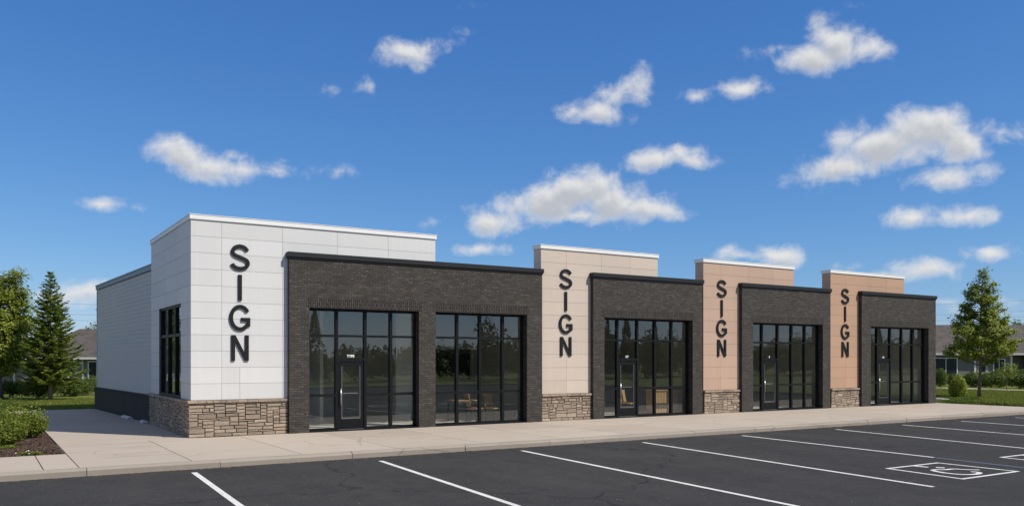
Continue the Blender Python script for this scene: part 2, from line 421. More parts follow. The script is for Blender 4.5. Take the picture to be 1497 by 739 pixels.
def empty(name, loc=(0,0,0), rz=0.0):
    o = bpy.data.objects.new(name, None); COL.objects.link(o); o.location = loc; o.rotation_euler = (0,0,rz); o.empty_display_size = .3
    return o
def tag(o, label, cat, group=None):
    o['label'] = label; o['category'] = cat
    if group: o['group'] = group
    return o
def struct(o, kind='structure'): o['kind'] = kind; return o
def copy_tree(o, parent=None):
    c = o.copy(); COL.objects.link(c)
    if parent: c.parent = parent
    for ch in list(o.children): copy_tree(ch, c)
    return c

# wall slab in the (a, z) plane with rectangular openings; only outer faces are made.
# axis 'x': a = x, thickness y0..y1 ; axis 'y': a = y, thickness x0..x1
def wall(mb, axis, a0, a1, z0, z1, t0, t1, openings=(), mi=0):
    A = sorted({a0, a1, *[v for o in openings for v in o[:2] if a0 < v < a1]})
    Z = sorted({z0, z1, *[v for o in openings for v in o[2:] if z0 < v < z1]})
    def solid(i, j):
        if i < 0 or j < 0 or i >= len(A)-1 or j >= len(Z)-1: return False
        ca, cz = (A[i]+A[i+1])/2, (Z[j]+Z[j+1])/2
        return not any(o[0] < ca < o[1] and o[2] < cz < o[3] for o in openings)
    def P(a, t, z): return (a, t, z) if axis == 'x' else (t, a, z)
    def q(*p):
        mb.quad(*(p if axis == 'x' else p[::-1]), mi)
    for i in range(len(A)-1):
        for j in range(len(Z)-1):
            if not solid(i, j): continue
            b0, b1, c0, c1 = A[i], A[i+1], Z[j], Z[j+1]
            q(P(b0,t0,c0), P(b1,t0,c0), P(b1,t0,c1), P(b0,t0,c1))
            q(P(b1,t1,c0), P(b0,t1,c0), P(b0,t1,c1), P(b1,t1,c1))
            if not solid(i-1, j): q(P(b0,t1,c0), P(b0,t0,c0), P(b0,t0,c1), P(b0,t1,c1))
            if not solid(i+1, j): q(P(b1,t0,c0), P(b1,t1,c0), P(b1,t1,c1), P(b1,t0,c1))
            if not solid(i, j+1): q(P(b0,t0,c1), P(b1,t0,c1), P(b1,t1,c1), P(b0,t1,c1))
            if not solid(i, j-1): q(P(b0,t1,c0), P(b1,t1,c0), P(b1,t0,c0), P(b0,t0,c0))
    return mb

# ================================================================== THE BUILDING
YB = 24.83          # brick fronts
YT = 25.00          # tower fronts (set back)
BTOP, TTOP = 5.40, 6.30
B = empty('retail_building', (23.0, 33.0, 0.0))
tag(B, 'long single storey retail building with charcoal brick shopfronts between pale panel towers', 'building')
def part(mb, name, mats, parent=None, **kw):
    o = mb.build(name, mats, None, **kw)
    par = parent or B
    o.parent = par
    # keep the parts in world coordinates under the building's base empty
    if par is B: o.matrix_parent_inverse = Matrix.Translation((-23.0, -33.0, 0.0))
    return o

blocks = [(7.84, 16.92), (19.2, 24.74), (27.02, 32.72), (35.0, 40.97)]
shops = [(8.45, 12.10, 0), (12.70, 16.28, 0), (19.72, 24.2, 1), (27.68, 32.2, 2), (35.68, 40.35, 3)]
WTOP = 3.76
for k, (x0, x1) in enumerate(blocks):
    ops = [(s[0], s[1], -1, WTOP) for s in shops if s[2] == k]
    mb = MB(); wall(mb, 'x', x0, x1, 0.0, BTOP - 0.17, YB, YB + 0.34, ops)
    fr = part(mb, 'brick_front', M['brick'])
    # soldier course over each opening (3 mm proud)
    for s in ops:
        sm = MB(); sm.box(s[0] - 0.08, s[1] + 0.08, YB - 0.004, YB + 0.06, WTOP + 0.004, WTOP + 0.3)
        part(sm, 'soldier_course', M['soldier'], fr, swap_uv=True)
    cp = MB()
    cp.box(x0 - 0.05, x1 + 0.05, YB - 0.06, YB + 0.42, BTOP - 0.15, BTOP)
    cp.box(x0 - 0.025, x1 + 0.025, YB - 0.03, YB + 0.39, BTOP - 0.2, BTOP - 0.15)
    part(cp, 'coping', M['black_metal'], fr, bevel=0.008)

# towers: x0, x1, front span at the ground, material, joints above and where the face is seen
ROWH = 0.463
def grid_panels(mb, axis, cols, z0, z1, t0, t1, openings=(), extra=None):
    rows = [z0]
    n = round((z1 - z0) / ROWH)
    rows = [z0 + (z1 - z0) * i / n for i in range(n + 1)]
    g = 0.007
    for j in range(n):
        cs = list(cols)
        if extra and j < extra[1]: cs = sorted(cs + [extra[0]])
        for i in range(len(cs) - 1):
            a0, a1, c0, c1 = cs[i] + g/2, cs[i+1] - g/2, rows[j] + g/2, rows[j+1] - g/2
            cut = [o for o in openings if o[0] < a1 and o[1] > a0 and o[2] < c1 and o[3] > c0]
            wall(mb, axis, a0, a1, c0, c1, t0, t1, cut)
CAP = 0.15
towers = [
    dict(x0=5.08, x1=12.78, m='white_panel', vis=7.84, cols=[5.08, 5.93, 7.69, 9.4, 11.1, 12.78], st=1.05, extra=6.44, lab='white panel tower'),
    dict(x0=16.98, x1=22.5, m='cream_panel', vis=19.2, cols=[16.98, 18.1, 19.7, 21.1, 22.5], st=0.97, extra=None, lab='cream panel tower'),
    dict(x0=24.95, x1=30.45, m='rose_panel', vis=27.02, cols=[24.95, 25.95, 27.6, 29.1, 30.45], st=0.95, extra=None, lab='pale rose panel tower'),
    dict(x0=32.95, x1=38.55, m='tan_panel', vis=35.0, cols=[32.95, 34.05, 35.7, 37.15, 38.55], st=0.88, extra=None, lab='tan panel tower'),
]
def ledge_stones(mb, axis, a0, a1, z0, z1, t, out, rnd, cob=False):
    # irregular coursed stones laid on the plane t, sticking out in direction 'out' (+1/-1 along the other axis)
    def P(a, d, z): return (a, t + out*d, z) if axis == 'x' else (t + out*d, a, z)
    def stone_(a, b, c, d):
        g = 0.004; dep = rnd.uniform(0.03, 0.052); iv = min(0.012, (b-a)*.15, (d-c)*.15)
        j = lambda s=0.008: rnd.uniform(-s, s)
        a, b, c, d = a+g, b-g, c+g, d-g
        base = [(a, c), (b, c), (b, d), (a, d)]
        fr = [(a+iv+j(.005), c+iv+j(.004)), (b-iv+j(.005), c+iv+j(.004)), (b-iv+j(.005), d-iv+j(.004)), (a+iv+j(.005), d-iv+j(.004))]
        dz = [dep + j(.007) for _ in range(4)]
        i = len(mb.v)
        mb.v += [P(p[0], 0.0, p[1]) for p in base] + [P(p[0], e, p[1]) for p, e in zip(fr, dz)]
        fl = (axis == 'x') == (out < 0)
        for q in ((4,5,6,7), (0,1,5,4), (1,2,6,5), (2,3,7,6), (3,0,4,7)):
            q = q if fl else q[::-1]
            mb.f.append(tuple(i+k for k in q)); mb.m.append(1); mb.uvf.append(None)
    # greedy packing on a fine grid: no joint runs far in either direction
    cw, chh = 0.062, 0.051
    nx, nz = max(1, round((a1-a0)/cw)), max(1, round((z1-z0)/chh)); cw, chh = (a1-a0)/nx, (z1-z0)/nz
    used = [[False]*nz for _ in range(nx)]
    for jz in range(nz):
        for ix in range(nx):
            if used[ix][jz]: continue
            hh = rnd.choice((2, 2, 3, 3) if cob else (1, 2, 2, 2, 2, 3)); ww = rnd.randint(2, 5) if cob else (rnd.randint(3, 8) if hh > 1 else rnd.randint(3, 7))
            w_ = 1
            while w_ < ww and ix+w_ < nx and not used[ix+w_][jz]: w_ += 1
            rest = 0
            while ix+w_+rest < nx and not used[ix+w_+rest][jz]: rest += 1
            if rest == 1: w_ += 1
            h_ = 1
            while h_ < hh and jz+h_ < nz and all(not used[ix+q][jz+h_] for q in range(w_)): h_ += 1
            for q in range(w_):
                for r_ in range(h_): used[ix+q][jz+r_] = True
            stone_(a0+ix*cw, a0+(ix+w_)*cw, z0+jz*chh, z0+(jz+h_)*chh)

TB = 31.4           # back of the corner tower
CW = (26.36, 29.92, 1.05, 3.86)      # corner window on the side wall: y0 y1 z0 z1
rnd = random.Random(3)
for k, t in enumerate(towers):
    x0, x1, st = t['x0'], t['x1'], t['st']
    mb = MB(); pb = MB()
    deep = TB if k == 0 else YT + 0.46
    ops = [(t['vis'] + 0.1, 99, -1, 5.05)]
    if k: ops.append((-99, x0 + 0.0, -1, 5.05))
    zt = TTOP - CAP
    # backing core, 14 mm behind the panel faces
    wall(mb, 'x', x0 + 0.014, x1 - 0.014, 0.0, zt, YT + 0.014, YT + 0.3, ops, 1)
    wall(mb, 'y', YT + 0.32, deep - 0.014, 0.0, zt, x0 + 0.014, x0 + 0.3, [CW] if k == 0 else [], 1)
    wall(mb, 'y', YT + 0.32, deep - 0.014, 5.05, zt, x1 - 0.3, x1 - 0.014, [], 1)
    wall(mb, 'x', x0 + 0.31, x1 - 0.31, 5.05, zt, deep - 0.2, deep - 0.014, [], 1)
    n0 = len(mb.f)
    # face panels
    grid_panels(mb, 'x', t['cols'], st, zt, YT, YT + 0.012, ops, (t['extra'], 2) if t['extra'] else (t['cols'][1] - 0.0001, 0))
    if k == 0:
        scols = [YT + 0.0135, 26.93, 28.8, TB]
    else:
        scols = [YT + 0.0135, deep]
    grid_panels(mb, 'y', scols, st if k == 0 else 5.1, zt, x0, x0 + 0.012, [CW] if k == 0 else [])
    grid_panels(mb, 'y', [YT + 0.0135, deep], 5.1, zt, x1 - 0.012, x1)
    grid_panels(mb, 'x', [x0 + 0.0135, (x0+x1)/2, x1 - 0.0135], 5.1, zt, deep - 0.012, deep)
    tw = part(mb, 'tower', [M[t['m']], M['joint']]); tw['label'] = t['lab']
    # coping around the top
    cp = MB(); e = 0.035
    cp.box(x0 - e, x1 + e, YT - e, deep + e, TTOP - CAP, TTOP - 0.02)
    cp.box(x0 - e - .012, x1 + e + .012, YT - e - .012, deep + e + .012, TTOP - 0.02, TTOP)
    part(cp, 'coping', M['white_metal'], tw, bevel=0.006)
    # stone base with a ledge cap
    sb = MB(); xr = t['vis']
    ts = YT - 0.02; zc = st - 0.085
    xl = x0 - (0.02 if k == 0 else -0.0)
    sb.box(xl, xr - 0.004, ts, ts + 0.016, 0, zc)
    ledge_stones(sb, 'x', xl - (0.045 if k == 0 else 0), xr - 0.006, 0.0, zc, ts, -1, rnd)
    if k == 0:
        sb.box(xl - 0.001, xl + 0.015, ts + 0.02, TB + 0.02, 0, zc)
        ledge_stones(sb, 'y', ts - 0.03, TB + 0.02, 0.0, zc, xl - 0.001, -1, rnd, True)
    so = part(sb, 'stone_base', [M['mortar'], M['stone']], tw)
    cb = MB(); a = xl - (0.08 if k == 0 else -0.002); xe = xr - 0.003
    while a < xe:                                     # the ledge is a row of cut stones
        b = a + rnd.uniform(.16, .42); b = xe if xe - b < .12 else b; q = rnd.uniform(-.006, .006)
        cb.box(a + .003, b - .003, ts - 0.085 + q, YT + 0.0005, zc, zc + 0.074 + q*.5); a = b
    if k == 0:
        a = YT + .004
        while a < TB + .06:
            b = a + rnd.uniform(.2, .45); b = TB + .06 if TB + .06 - b < .12 else b; q = rnd.uniform(-.006, .006)
            cb.box(xl - 0.08 + q, x0 - 0.0005, a + .003, b - .003, zc, zc + 0.074 + q*.5); a = b
    part(cb, 'stone_ledge', M['stone'], tw, bevel=0.006)

# --- shopfronts
def shop_window(x0, x1, door_col, ncol, number, y=YB + 0.24, widths=None):
    fr = MB(); gl = MB()
    d0, d1 = y, y + 0.13; s = 0.055
    z0, z1, za, zb = 0.03, WTOP, 1.10, 2.93
    fr.box(x0, x0 + s, d0, d1, z0, z1); fr.box(x1 - s, x1, d0, d1, z0, z1)
    fr.box(x0 + s, x1 - s, d0 + .003, d1 - .003, z1 - 0.07, z1)
    xs = [x0 + (x1 - x0) * w for w in widths]
    for i, xm in enumerate(xs): fr.box(xm - .045, xm + .045, d0, d1, z0, z1 - .071)
    edges = [x0] + xs + [x1]
    for c in range(ncol):
        a = edges[c] + (s if c == 0 else .0455); b = edges[c+1] - (s if c == ncol-1 else .0455)
        fr.box(a, b, d0 + .006, d1 - .006, zb - .035, zb + .035)
        if c == door_col:
            fr.box(a, b, d0 + .006, d1 - .006, 2.15, 2.24)
            gl.quad((a, y+.06, 2.24), (b, y+.06, 2.24), (b, y+.06, zb-.035), (a, y+.06, zb-.035))
            door = (a, b)
        else:
            fr.box(a, b, d0 + .006, d1 - .006, za - .04, za + .04)
            fr.box(a, b, d0 + .006, d1 - .006, z0, z0 + .06)
            gl.quad((a, y+.06, z0+.06), (b, y+.06, z0+.06), (b, y+.06, za-.04), (a, y+.06, za-.04))
            gl.quad((a, y+.06, za+.04), (b, y+.06, za+.04), (b, y+.06, zb-.035), (a, y+.06, zb-.035))
        gl.quad((a, y+.06, zb+.035), (b, y+.06, zb+.035), (b, y+.06, z1-.07), (a, y+.06, z1-.07))
    w = part(fr, 'storefront_window', M['black_frame'])
    part(gl, 'glass', M['glass'], w)
    sill = MB(); sill.box(x0 + .002, x1 - .002, YB + .02, y + .2, 0.004, 0.03); part(sill, 'sill', M['black_frame'], w)
    if door_col is None: return
    a, b = door; a += .006; b -= .006; yd = y + .03
    dm = MB(); st = 0.115
    dm.box(a, a + st, yd, yd + .05, .04, 2.14); dm.box(b - st, b, yd, yd + .05, .04, 2.14)
    dm.box(a + st, b - st, yd + .001, yd + .049, 2.14 - .14, 2.14); dm.box(a + st, b - st, yd + .001, yd + .049, .04, .36)
    d = part(dm, 'entrance_door', M['black_frame'], bevel=0.004)
    g = MB(); g.quad((a+st, yd+.025, .36), (b-st, yd+.025, .36), (b-st, yd+.025, 2.0), (a+st, yd+.025, 2.0)); part(g, 'glass', M['glass'], d)
    bd = MB(); e = .012
    for q in ((a+st, a+st+e, .36, 2.0), (b-st-e, b-st, .36, 2.0), (a+st+e, b-st-e, .36, .36+e)):
        bd.box(q[0], q[1], yd - .004, yd + .012, q[2], q[3])
    part(bd, 'glazing_bead', M['steel'], d)
    h = MB(); hx = a + st * .62
    h.tube([(hx, yd-.065, .78), (hx, yd-.065, 1.3)], .016, 8)
    for zz in (.85, 1.23): h.tube([(hx, yd-.065, zz), (hx, yd+.003, zz)], .011, 6)
    part(h, 'door_handle', M['steel'], d, smooth=True)
    pbm = MB(); pbm.box(a + st - .02, b - st + .02, yd + .06, yd + .09, 1.13, 1.17); part(pbm, 'push_bar', M['steel'], d)
    th = MB(); th.box(a, b, y - .02, y + .14, .031, .039); part(th, 'threshold', M['steel'], d)
    # address number in white vinyl above the door
    cu = bpy.data.curves.new('unit_number', 'FONT'); cu.body = number; cu.size = 0.11; cu.align_x = 'CENTER'; cu.extrude = .002; cu.offset = .004
    to = bpy.data.objects.new('tmp', cu); COL.objects.link(to)
    dg = bpy.context.evaluated_depsgraph_get(); me = bpy.data.meshes.new_from_object(to.evaluated_get(dg))
    bpy.data.objects.remove(to)
    me.materials.clear(); me.materials.append(M['number_white'])
    no = bpy.data.objects.new('unit_number', me); COL.objects.link(no); no.parent = w
    no.location = ((a+b)/2, y + .052, 2.27); no.rotation_euler = (rad(90), 0, 0)

even = lambda n: [i / n for i in range(1, n)]
shop_window(*shops[0][:2], 1, 4, 'TYPE', widths=[.262, .52, .76])
shop_window(*shops[1][:2], None, 4, '', widths=[.262, .51, .765])
for s, num in ((shops[2], '123'), (shops[3], '8'), (shops[4], '118')):
    shop_window(*s[:2], 1, 5, num, widths=[.185, .405, .605, .80])

# corner window on the left wall
fr = MB(); gl = MB()
y0, y1, z0, z1 = CW; xw = 5.08 + .06
fr.box(xw, xw+.13, y0, y0+.06, z0, z1); fr.box(xw, xw+.13, y1-.06, y1, z0, z1)
fr.box(xw+.003, xw+.127, y0+.06, y1-.06, z1-.07, z1); fr.box(xw-.03, xw+.127, y0+.06, y1-.06, z0, z0+.08)
ys = [y0, y0+1.2, y0+2.35, y1]
for yy in ys[1:3]: fr.box(xw, xw+.13, yy-.05, yy+.05, z0+.081, z1-.071)
for i in range(3):
    a, b = ys[i]+.06, ys[i+1]-.06
    fr.box(xw+.006, xw+.124, a, b, 2.9, 2.99)
    for c0, c1 in ((z0+.08, 2.9), (2.99, z1-.07)):
        gl.quad((xw+.06, b, c0), (xw+.06, a, c0), (xw+.06, a, c1), (xw+.06, b, c1))
w = part(fr, 'side_window', M['black_frame']); part(gl, 'glass', M['glass'], w)
cs_ = MB(); cs_.box(5.05, 5.08+.06, y0-.03, y1+.03, z0-.03, z0); part(cs_, 'sill', M['black_frame'], w)

# grey siding wall going back, slightly out of square
SA, SE = Vector((5.14, 31.42, 0)), Vector((4.55, 42.0, 0))
sd = (SE - SA).normalized(); so_ = Vector((-sd.y, sd.x, 0))      # outward (towards -x)
def slab(mb, s0, s1, o0, o1, z0, z1, mi=0):
    mb.obox(SA + sd*(s0+s1)/2 + so_*(o0+o1)/2 + Vector((0,0,(z0+z1)/2)), sd*(s1-s0)/2, so_*(o1-o0)/2, Vector((0,0,(z1-z0)/2)), mi)
LN = (SE - SA).length
mb = MB(); slab(mb, 0, LN, -.3, 0, 0, 5.3, 1)
nb = 28
for i in range(nb):
    za, zb = 0.98 + (5.28-0.98)*i/nb, 0.98 + (5.28-0.98)*(i+1)/nb
    p = lambda s, o, z: tuple(SA + sd*s + so_*o + Vector((0,0,z)))
    mb.quad(p(0,.015,za), p(0,.006,zb), p(LN,.006,zb), p(LN,.015,za))
    mb.quad(p(0,.015,za), p(LN,.015,za), p(LN,.002,za), p(0,.002,za))
    mb.poly([p(LN,.015,za), p(LN,.006,zb), p(LN,.002,za)])
slab(mb, LN-.06, LN+.012, -.31, .03, .98, 5.28, 0)
sw = part(mb, 'side_wall', [M['siding'], M['joint']])
mb = MB(); slab(mb, -.05, LN+.05, -.36, .06, 5.3, 5.46); slab(mb, -.05, LN+.065, -.38, .08, 5.46, 5.5); part(mb, 'coping', M['blue_grey_metal'], sw)
mb = MB(); slab(mb, 0.0, 4.0, 0.03, .1, 0, .9); slab(mb, 4.03, LN+.08, 0.03, .1, 0, .9)
slab(mb, 0.0, LN+.1, 0.02, .125, .9, .96)
part(mb, 'wainscot', M['dark_block'], sw)
# wall light on the back corner
mb = MB(); slab(mb, LN+.02, LN+.14, -.16, -.06, 4.3, 4.44); slab(mb, LN+.1, LN+.55, -.2, -.02, 4.42, 4.48); part(mb, 'wall_light', M['trim_white'])

# rear and right walls, roof, interior
mb = MB()
wall(mb, 'x', 4.56+.31, 40.96, 0, 5.2, 42.0, 42.3); wall(mb, 'y', YB+.345, 41.99, 0, 5.2, 40.66, 40.96)
part(mb, 'rear_wall', M['siding'])
mb = MB(); mb.poly([(5.5, YB+.35, 4.9), (40.65, YB+.35, 4.9), (40.65, 41.98, 4.9), (4.95, 41.98, 4.9)]); part(mb, 'roof', M['roofing'])
mb = MB(); mb.box(5.4, 40.6, YB+.30, 33.0, -.02, .012); part(mb, 'interior_floor', M['int_floor'])
mb = MB(); mb.box(5.4, 40.6, YB+.36, 33.0, 4.0, 4.2)
ce = part(mb, 'ceiling', M['int_ceiling'])
for x in (9.2, 11.2, 13.6, 15.4, 21, 23, 29.2, 31.2, 37.2, 39.2):
    for y in (26.6, 29.4):
        mb = MB(); mb.tube([(x, y, 3.985), (x, y, 3.999)], .06, 10)
        part(mb, 'downlight', M['lamp'], ce)
mb = MB(); wall(mb, 'x', 5.4, 40.6, 0, 4.0, 31.4, 31.6)
for x in (17.9, 25.9, 33.9): mb.box(x, x+.15, YB+.36, 31.39, 0.013, 3.99)
mb.box(9.9, 10.02, 28.0, 31.39, .013, 3.99)
mb.box(13.0, 14.2, 28.6, 28.72, .013, 3.99)
part(mb, 'interior_wall', M['int_wall'])
mb = MB()
for x0, x1 in ((7.9, 17.0), (19.2, 24.8), (27.0, 32.8), (35.0, 40.6)): wall(mb, 'x', x0, x1, WTOP+.02, 4.0, YB+.345, YB+.359)
part(mb, 'bulkhead', M['int_wall'])

# ------------------------------------------------------------------ SIGN letters
def stroke(mb, pts, wd, y0, y1, closed=False):
    pts = [Vector((p[0], p[1])) for p in pts]; n = len(pts); Lp, Rp = [], []
    for k in range(n):
        d = (pts[min(k+1, n-1)] - pts[max(k-1, 0)]).normalized(); nn = Vector((-d.y, d.x))
        Lp.append(pts[k] + nn*wd/2); Rp.append(pts[k] - nn*wd/2)
    i = len(mb.v)
    for p in Lp + Rp: mb.v.append((p.x, y0, p.y))
    for p in Lp + Rp: mb.v.append((p.x, y1, p.y))
    def add(*q): mb.f.append(tuple(i+k for k in q)); mb.m.append(0); mb.uvf.append(None)
    for k in range(n-1):
        add(k, n+k, n+k+1, k+1)
        add(2*n+k, 2*n+k+1, 3*n+k+1, 3*n+k)
        add(k, k+1, 2*n+k+1, 2*n+k); add(n+k+1, n+k, 3*n+k, 3*n+k+1)
    add(0, 2*n, 3*n, n); add(n-1, 2*n-1, 4*n-1, 3*n-1)
def arc(cx, cy, rx, ry, a0, a1, n=14): return [(cx + rx*math.cos(rad(a0+(a1-a0)*k/n)), cy + ry*math.sin(rad(a0+(a1-a0)*k/n))) for k in range(n+1)]
def prism(mb, pts, y0, y1):
    n = len(pts); i = len(mb.v)
    mb.v += [(p[0], y0, p[1]) for p in pts] + [(p[0], y1, p[1]) for p in pts]
    mb.f.append(tuple(range(i, i+n))); mb.f.append(tuple(range(i+2*n-1, i+n-1, -1)))
    for k in range(n): mb.f.append((i+k, i+n+k, i+n+(k+1) % n, i+(k+1) % n))
    mb.m += [0]*(n+2); mb.uvf += [None]*(n+2)
def make_letter(ch):
    mb = MB(); w = .108; y0, y1 = -.044, -.005; H = .37; Wd = .30
    if ch == 'S':
        r = w/2; rx = Wd - r - .005; ry = (H + .01 - r) / 2 + .0
        cy1, cy2 = H + .01 - r - ry, -(H + .01 - r - ry)
        pts = arc(0, cy1, rx*.93, ry, 12, 90, 7) + arc(0, cy1, rx*.93, ry, 90, 218, 12)[1:]
        # diagonal belly
        a, b = pts[-1], arc(0, cy2, rx, ry, 38, -90, 12)[0]
        pts += [(a[0] + (b[0]-a[0])*t, a[1] + (b[1]-a[1])*t) for t in (.2, .4, .6, .8)]
        pts += arc(0, cy2, rx, ry, 38, -90, 12) + arc(0, cy2, rx, ry, -90, -170, 8)[1:]
        # smooth
        for _ in range(2): pts = [pts[0]] + [((p[0]+2*q[0]+s[0])/4, (p[1]+2*q[1]+s[1])/4) for p, q, s in zip(pts, pts[1:], pts[2:])] + [pts[-1]]
        stroke(mb, pts, w, y0, y1)
    elif ch == 'I': prism(mb, [(-w/2, -H), (w/2, -H), (w/2, H), (-w/2, H)], y0, y1)
    elif ch == 'N':
        prism(mb, [(-.26, -H), (-.26+w, -H), (-.26+w, H), (-.26, H)], y0, y1)
        prism(mb, [(.26-w, -H), (.26, -H), (.26, H), (.26-w, H)], y0, y1)
        prism(mb, [(-.26+w*.1, H), (.26-w*1.08, -H), (.26-w*.02, -H), (-.26+w*1.1, H)], y0-.001, y1+.001)
    else:
        r = w/2; rx, ry = Wd + .02 - r, H + .01 - r
        stroke(mb, arc(0.0, 0, rx, ry, 32, 322, 32), w, y0, y1)
        prism(mb, [(.03, -.1), (.03, .005), (.305, .005), (.305, -.1)], y0-.001, y1+.001)
        prism(mb, [(.2, -.27), (.305, -.24), (.305, -.0), (.2, -.0)], y0-.0005, y1+.0005)
    return mb
sign_lab = ['black upright SIGN letters fixed to the white corner tower', 'black upright SIGN letters fixed to the cream tower', 'black upright SIGN letters fixed to the pale rose tower', 'black upright SIGN letters fixed to the tan tower nearest the right end']
sign_x = [6.44, 18.06, 25.98, 33.98]
proto = None
for k, x in enumerate(sign_x):
    if k == 0:
        sg = empty('wall_sign', (x, YT, 0)); proto = sg
        for ch, z in zip('SIGN', (5.15, 4.28, 3.405, 2.535)):
            lo = make_letter(ch).build('letter', M['letter_black'], sg); lo.location = (0, 0, z); lo.scale = (.95, 1, 1)
    else:
        sg = copy_tree(proto); sg.location = (x, YT, .30); sg.scale = (1, 1, .936)
    tag(sg, sign_lab[k], 'sign', 'SIGN lettering on the towers')

# ------------------------------------------------------------------ interior furniture
def make_chair():
    c = empty('dining_chair')
    s = MB(); s.box(-.24, .24, -.24, .24, .43, .48); s.build('seat', M['tan_wood'], c, bevel=.01)
    b = MB(); b.obox((0, .26, .74), (.23, 0, 0), (0, .018, 0), (0, .045, .24)); b.build('backrest', M['tan_wood'], c, bevel=.01)
    for sx in (-1, 1):
        for sy in (-1, 1):
            l = MB()
            if sy > 0: l.tube([(sx*.215, .23, 0), (sx*.215, .215, .45), (sx*.215, .262, .9)], .014, 6)
            else: l.tube([(sx*.215, -.22, 0), (sx*.215, -.2, .43)], .015, 6)
            l.build('leg', M['black_metal'], c)
    return c
def make_table():
    c = empty('cafe_table')
    s = MB(); s.box(-.42, .42, -.42, .42, .72, .755); s.build('tabletop', M['tan_wood'], c, bevel=.008)
    for sx in (-1, 1):
        for sy in (-1, 1):
            l = MB(); l.box(sx*.37-.02, sx*.37+.02, sy*.37-.02, sy*.37+.02, 0, .72); l.build('leg', M['black_metal'], c)
    return c
ch = make_chair()
for k, (u, v, y, rz, lab) in enumerate([
    (722, 0, 26.0, 15, 'tan wooden chair seen square on behind the wide shop window without a door'),
    (764, 0, 25.95, -70, 'tan wooden chair closest to the right jamb of the doorless shop window'),
    (694, 0, 26.25, 80, 'tan wooden chair left of the square on chair in the doorless shop window'),
    (918, 0, 26.0, 20, 'tan wooden chair behind the glass door of the shop beside the cream tower')]):
    o = ch if k == 0 else copy_tree(ch)
    r = ray(u, 525); t = y / r[1]
    o.location = (r[0]*t, y, .0125); o.rotation_euler = (0, 0, rad(rz)); tag(o, lab, 'chair', 'tan chairs inside the shops')
tb = make_table(); r = ray(676, 525); t = 26.5 / r[1]; tb.location = (r[0]*t, 26.5, .0125)
tag(tb, 'square tan cafe table beyond the chairs in the doorless shop window', 'table')
# slatted wooden counter in the second shop
ct = empty('slatted_counter'); r = ray(968, 525); t = 25.9 / r[1]; ct.location = (r[0]*t, 25.9, .0125)
mb = MB()
for i in range(9): mb.box(-.68 + i*.15, -.68 + i*.15 + .13, -.2, -.17, .05, .92)
mb.box(-.68, .65, -.168, .2, .05, .92); mb.build('counter_body', M['tan_wood'], ct)
mb = MB(); mb.box(-.72, .69, -.24, .24, .92, .96); mb.build('countertop', M['tan_wood'], ct, bevel=.006)
tag(ct, 'tan wooden counter with upright slats inside the shop beside the cream tower', 'counter')
sc_ = MB(); r = ray(665, 525); t = 31.3/r[1]; xc = r[0]*t
sc_.box(xc-1.0, xc+.75, 31.33, 31.39, 1.4, 2.6)
tv = sc_.build('wall_screen', M['screen'], None, bevel=.01)
fr_ = MB(); fr_.box(xc-.97, xc+.72, 31.325, 31.328, 1.43, 2.57); fr_.build('display', M['house_glass'], tv)
tag(tv, 'large black screen on the rear wall of the shop with the doorless window', 'screen')

# ================================================================== GROUND
ZL = -0.15
gm = MB(); R = 2500; gm.quad((-R,-R,-.19), (R,-R,-.19), (R,R,-.19), (-R,R,-.19)); struct(gm.build('ground', M['grass']))
gm = MB(); gm.quad((-70, -16, ZL), (46, -16, ZL), (46, 19.1, ZL), (-70, 19.1, ZL)); struct(gm.build('parking_lot', M['asphalt']))
# raised lawns beyond the pavement
YL = 42.0
lw = MB()
lw.poly([(-200, YL, -.012), (300, YL, -.012), (300, 260, -.012), (-200, 260, -.012)])
lw.poly([(41.25, 17.2, -.012), (300, 17.2, -.012), (300, YL, -.012), (41.25, YL, -.012)])
lw.poly([(-200, 22.32, -.012), (-9, 22.32, -.012), (-9, YL, -.012), (-200, YL, -.012)])
struct(lw.build('lawn', M['grass']))
# pavement slabs with open joints over a dark bed
sw = MB(); bed = MB()
bed.quad((-70, 19.2, -.02), (41.25, 19.2, -.02), (41.25, YB+.3, -.02), (-70, YB+.3, -.02))
bed.quad((1.76, YB+.3, -.02), (5.3, YB+.3, -.02), (5.3, YL, -.02), (1.76, YL, -.02))
bed.quad((-70, 40.4, -.022), (1.76, 40.4, -.022), (1.76, YL, -.022), (-70, YL, -.022))
struct(bed.build('sidewalk_bed', M['groove']))
def slab_(x0, x1, y0, y1):
    g = .009; sw.box(x0+g, x1-g, y0+g, y1-g, -.018, 0.0, 0, 'b')
xs = [-70, -55, -40, -25, -14, -9, -5.5, -2.9, -0.6, 1.12, 1.76]
for a, b in zip(xs, xs[1:]): slab_(a, b, 19.3, 22.3)
xs = [1.76, 3.95, 6.4, 8.8, 11.3, 13.8, 16.3, 18.8, 21.3, 23.8, 26.3, 28.8, 31.3, 33.8, 36.3, 38.8, 41.25]
for a, b in zip(xs, xs[1:]):
    slab_(a, b, 19.3, 22.3 if a > 6 else 24.9)
    if a > 6: slab_(a, b, 22.3, YB + .24)
for a, b in ((24.9, 28.2), (28.2, 31.6), (31.6, 35), (35, 38.4), (38.4, 40.4), (40.4, YL)): slab_(1.76, 5.25, a, b)
xs = [-70, -50, -30, -16, -9, -5, -1.5, 1.76]
for a, b in zip(xs, xs[1:]): slab_(a, b, 40.4, YL)
struct(sw.build('sidewalk', M['concrete'], bevel=.004))
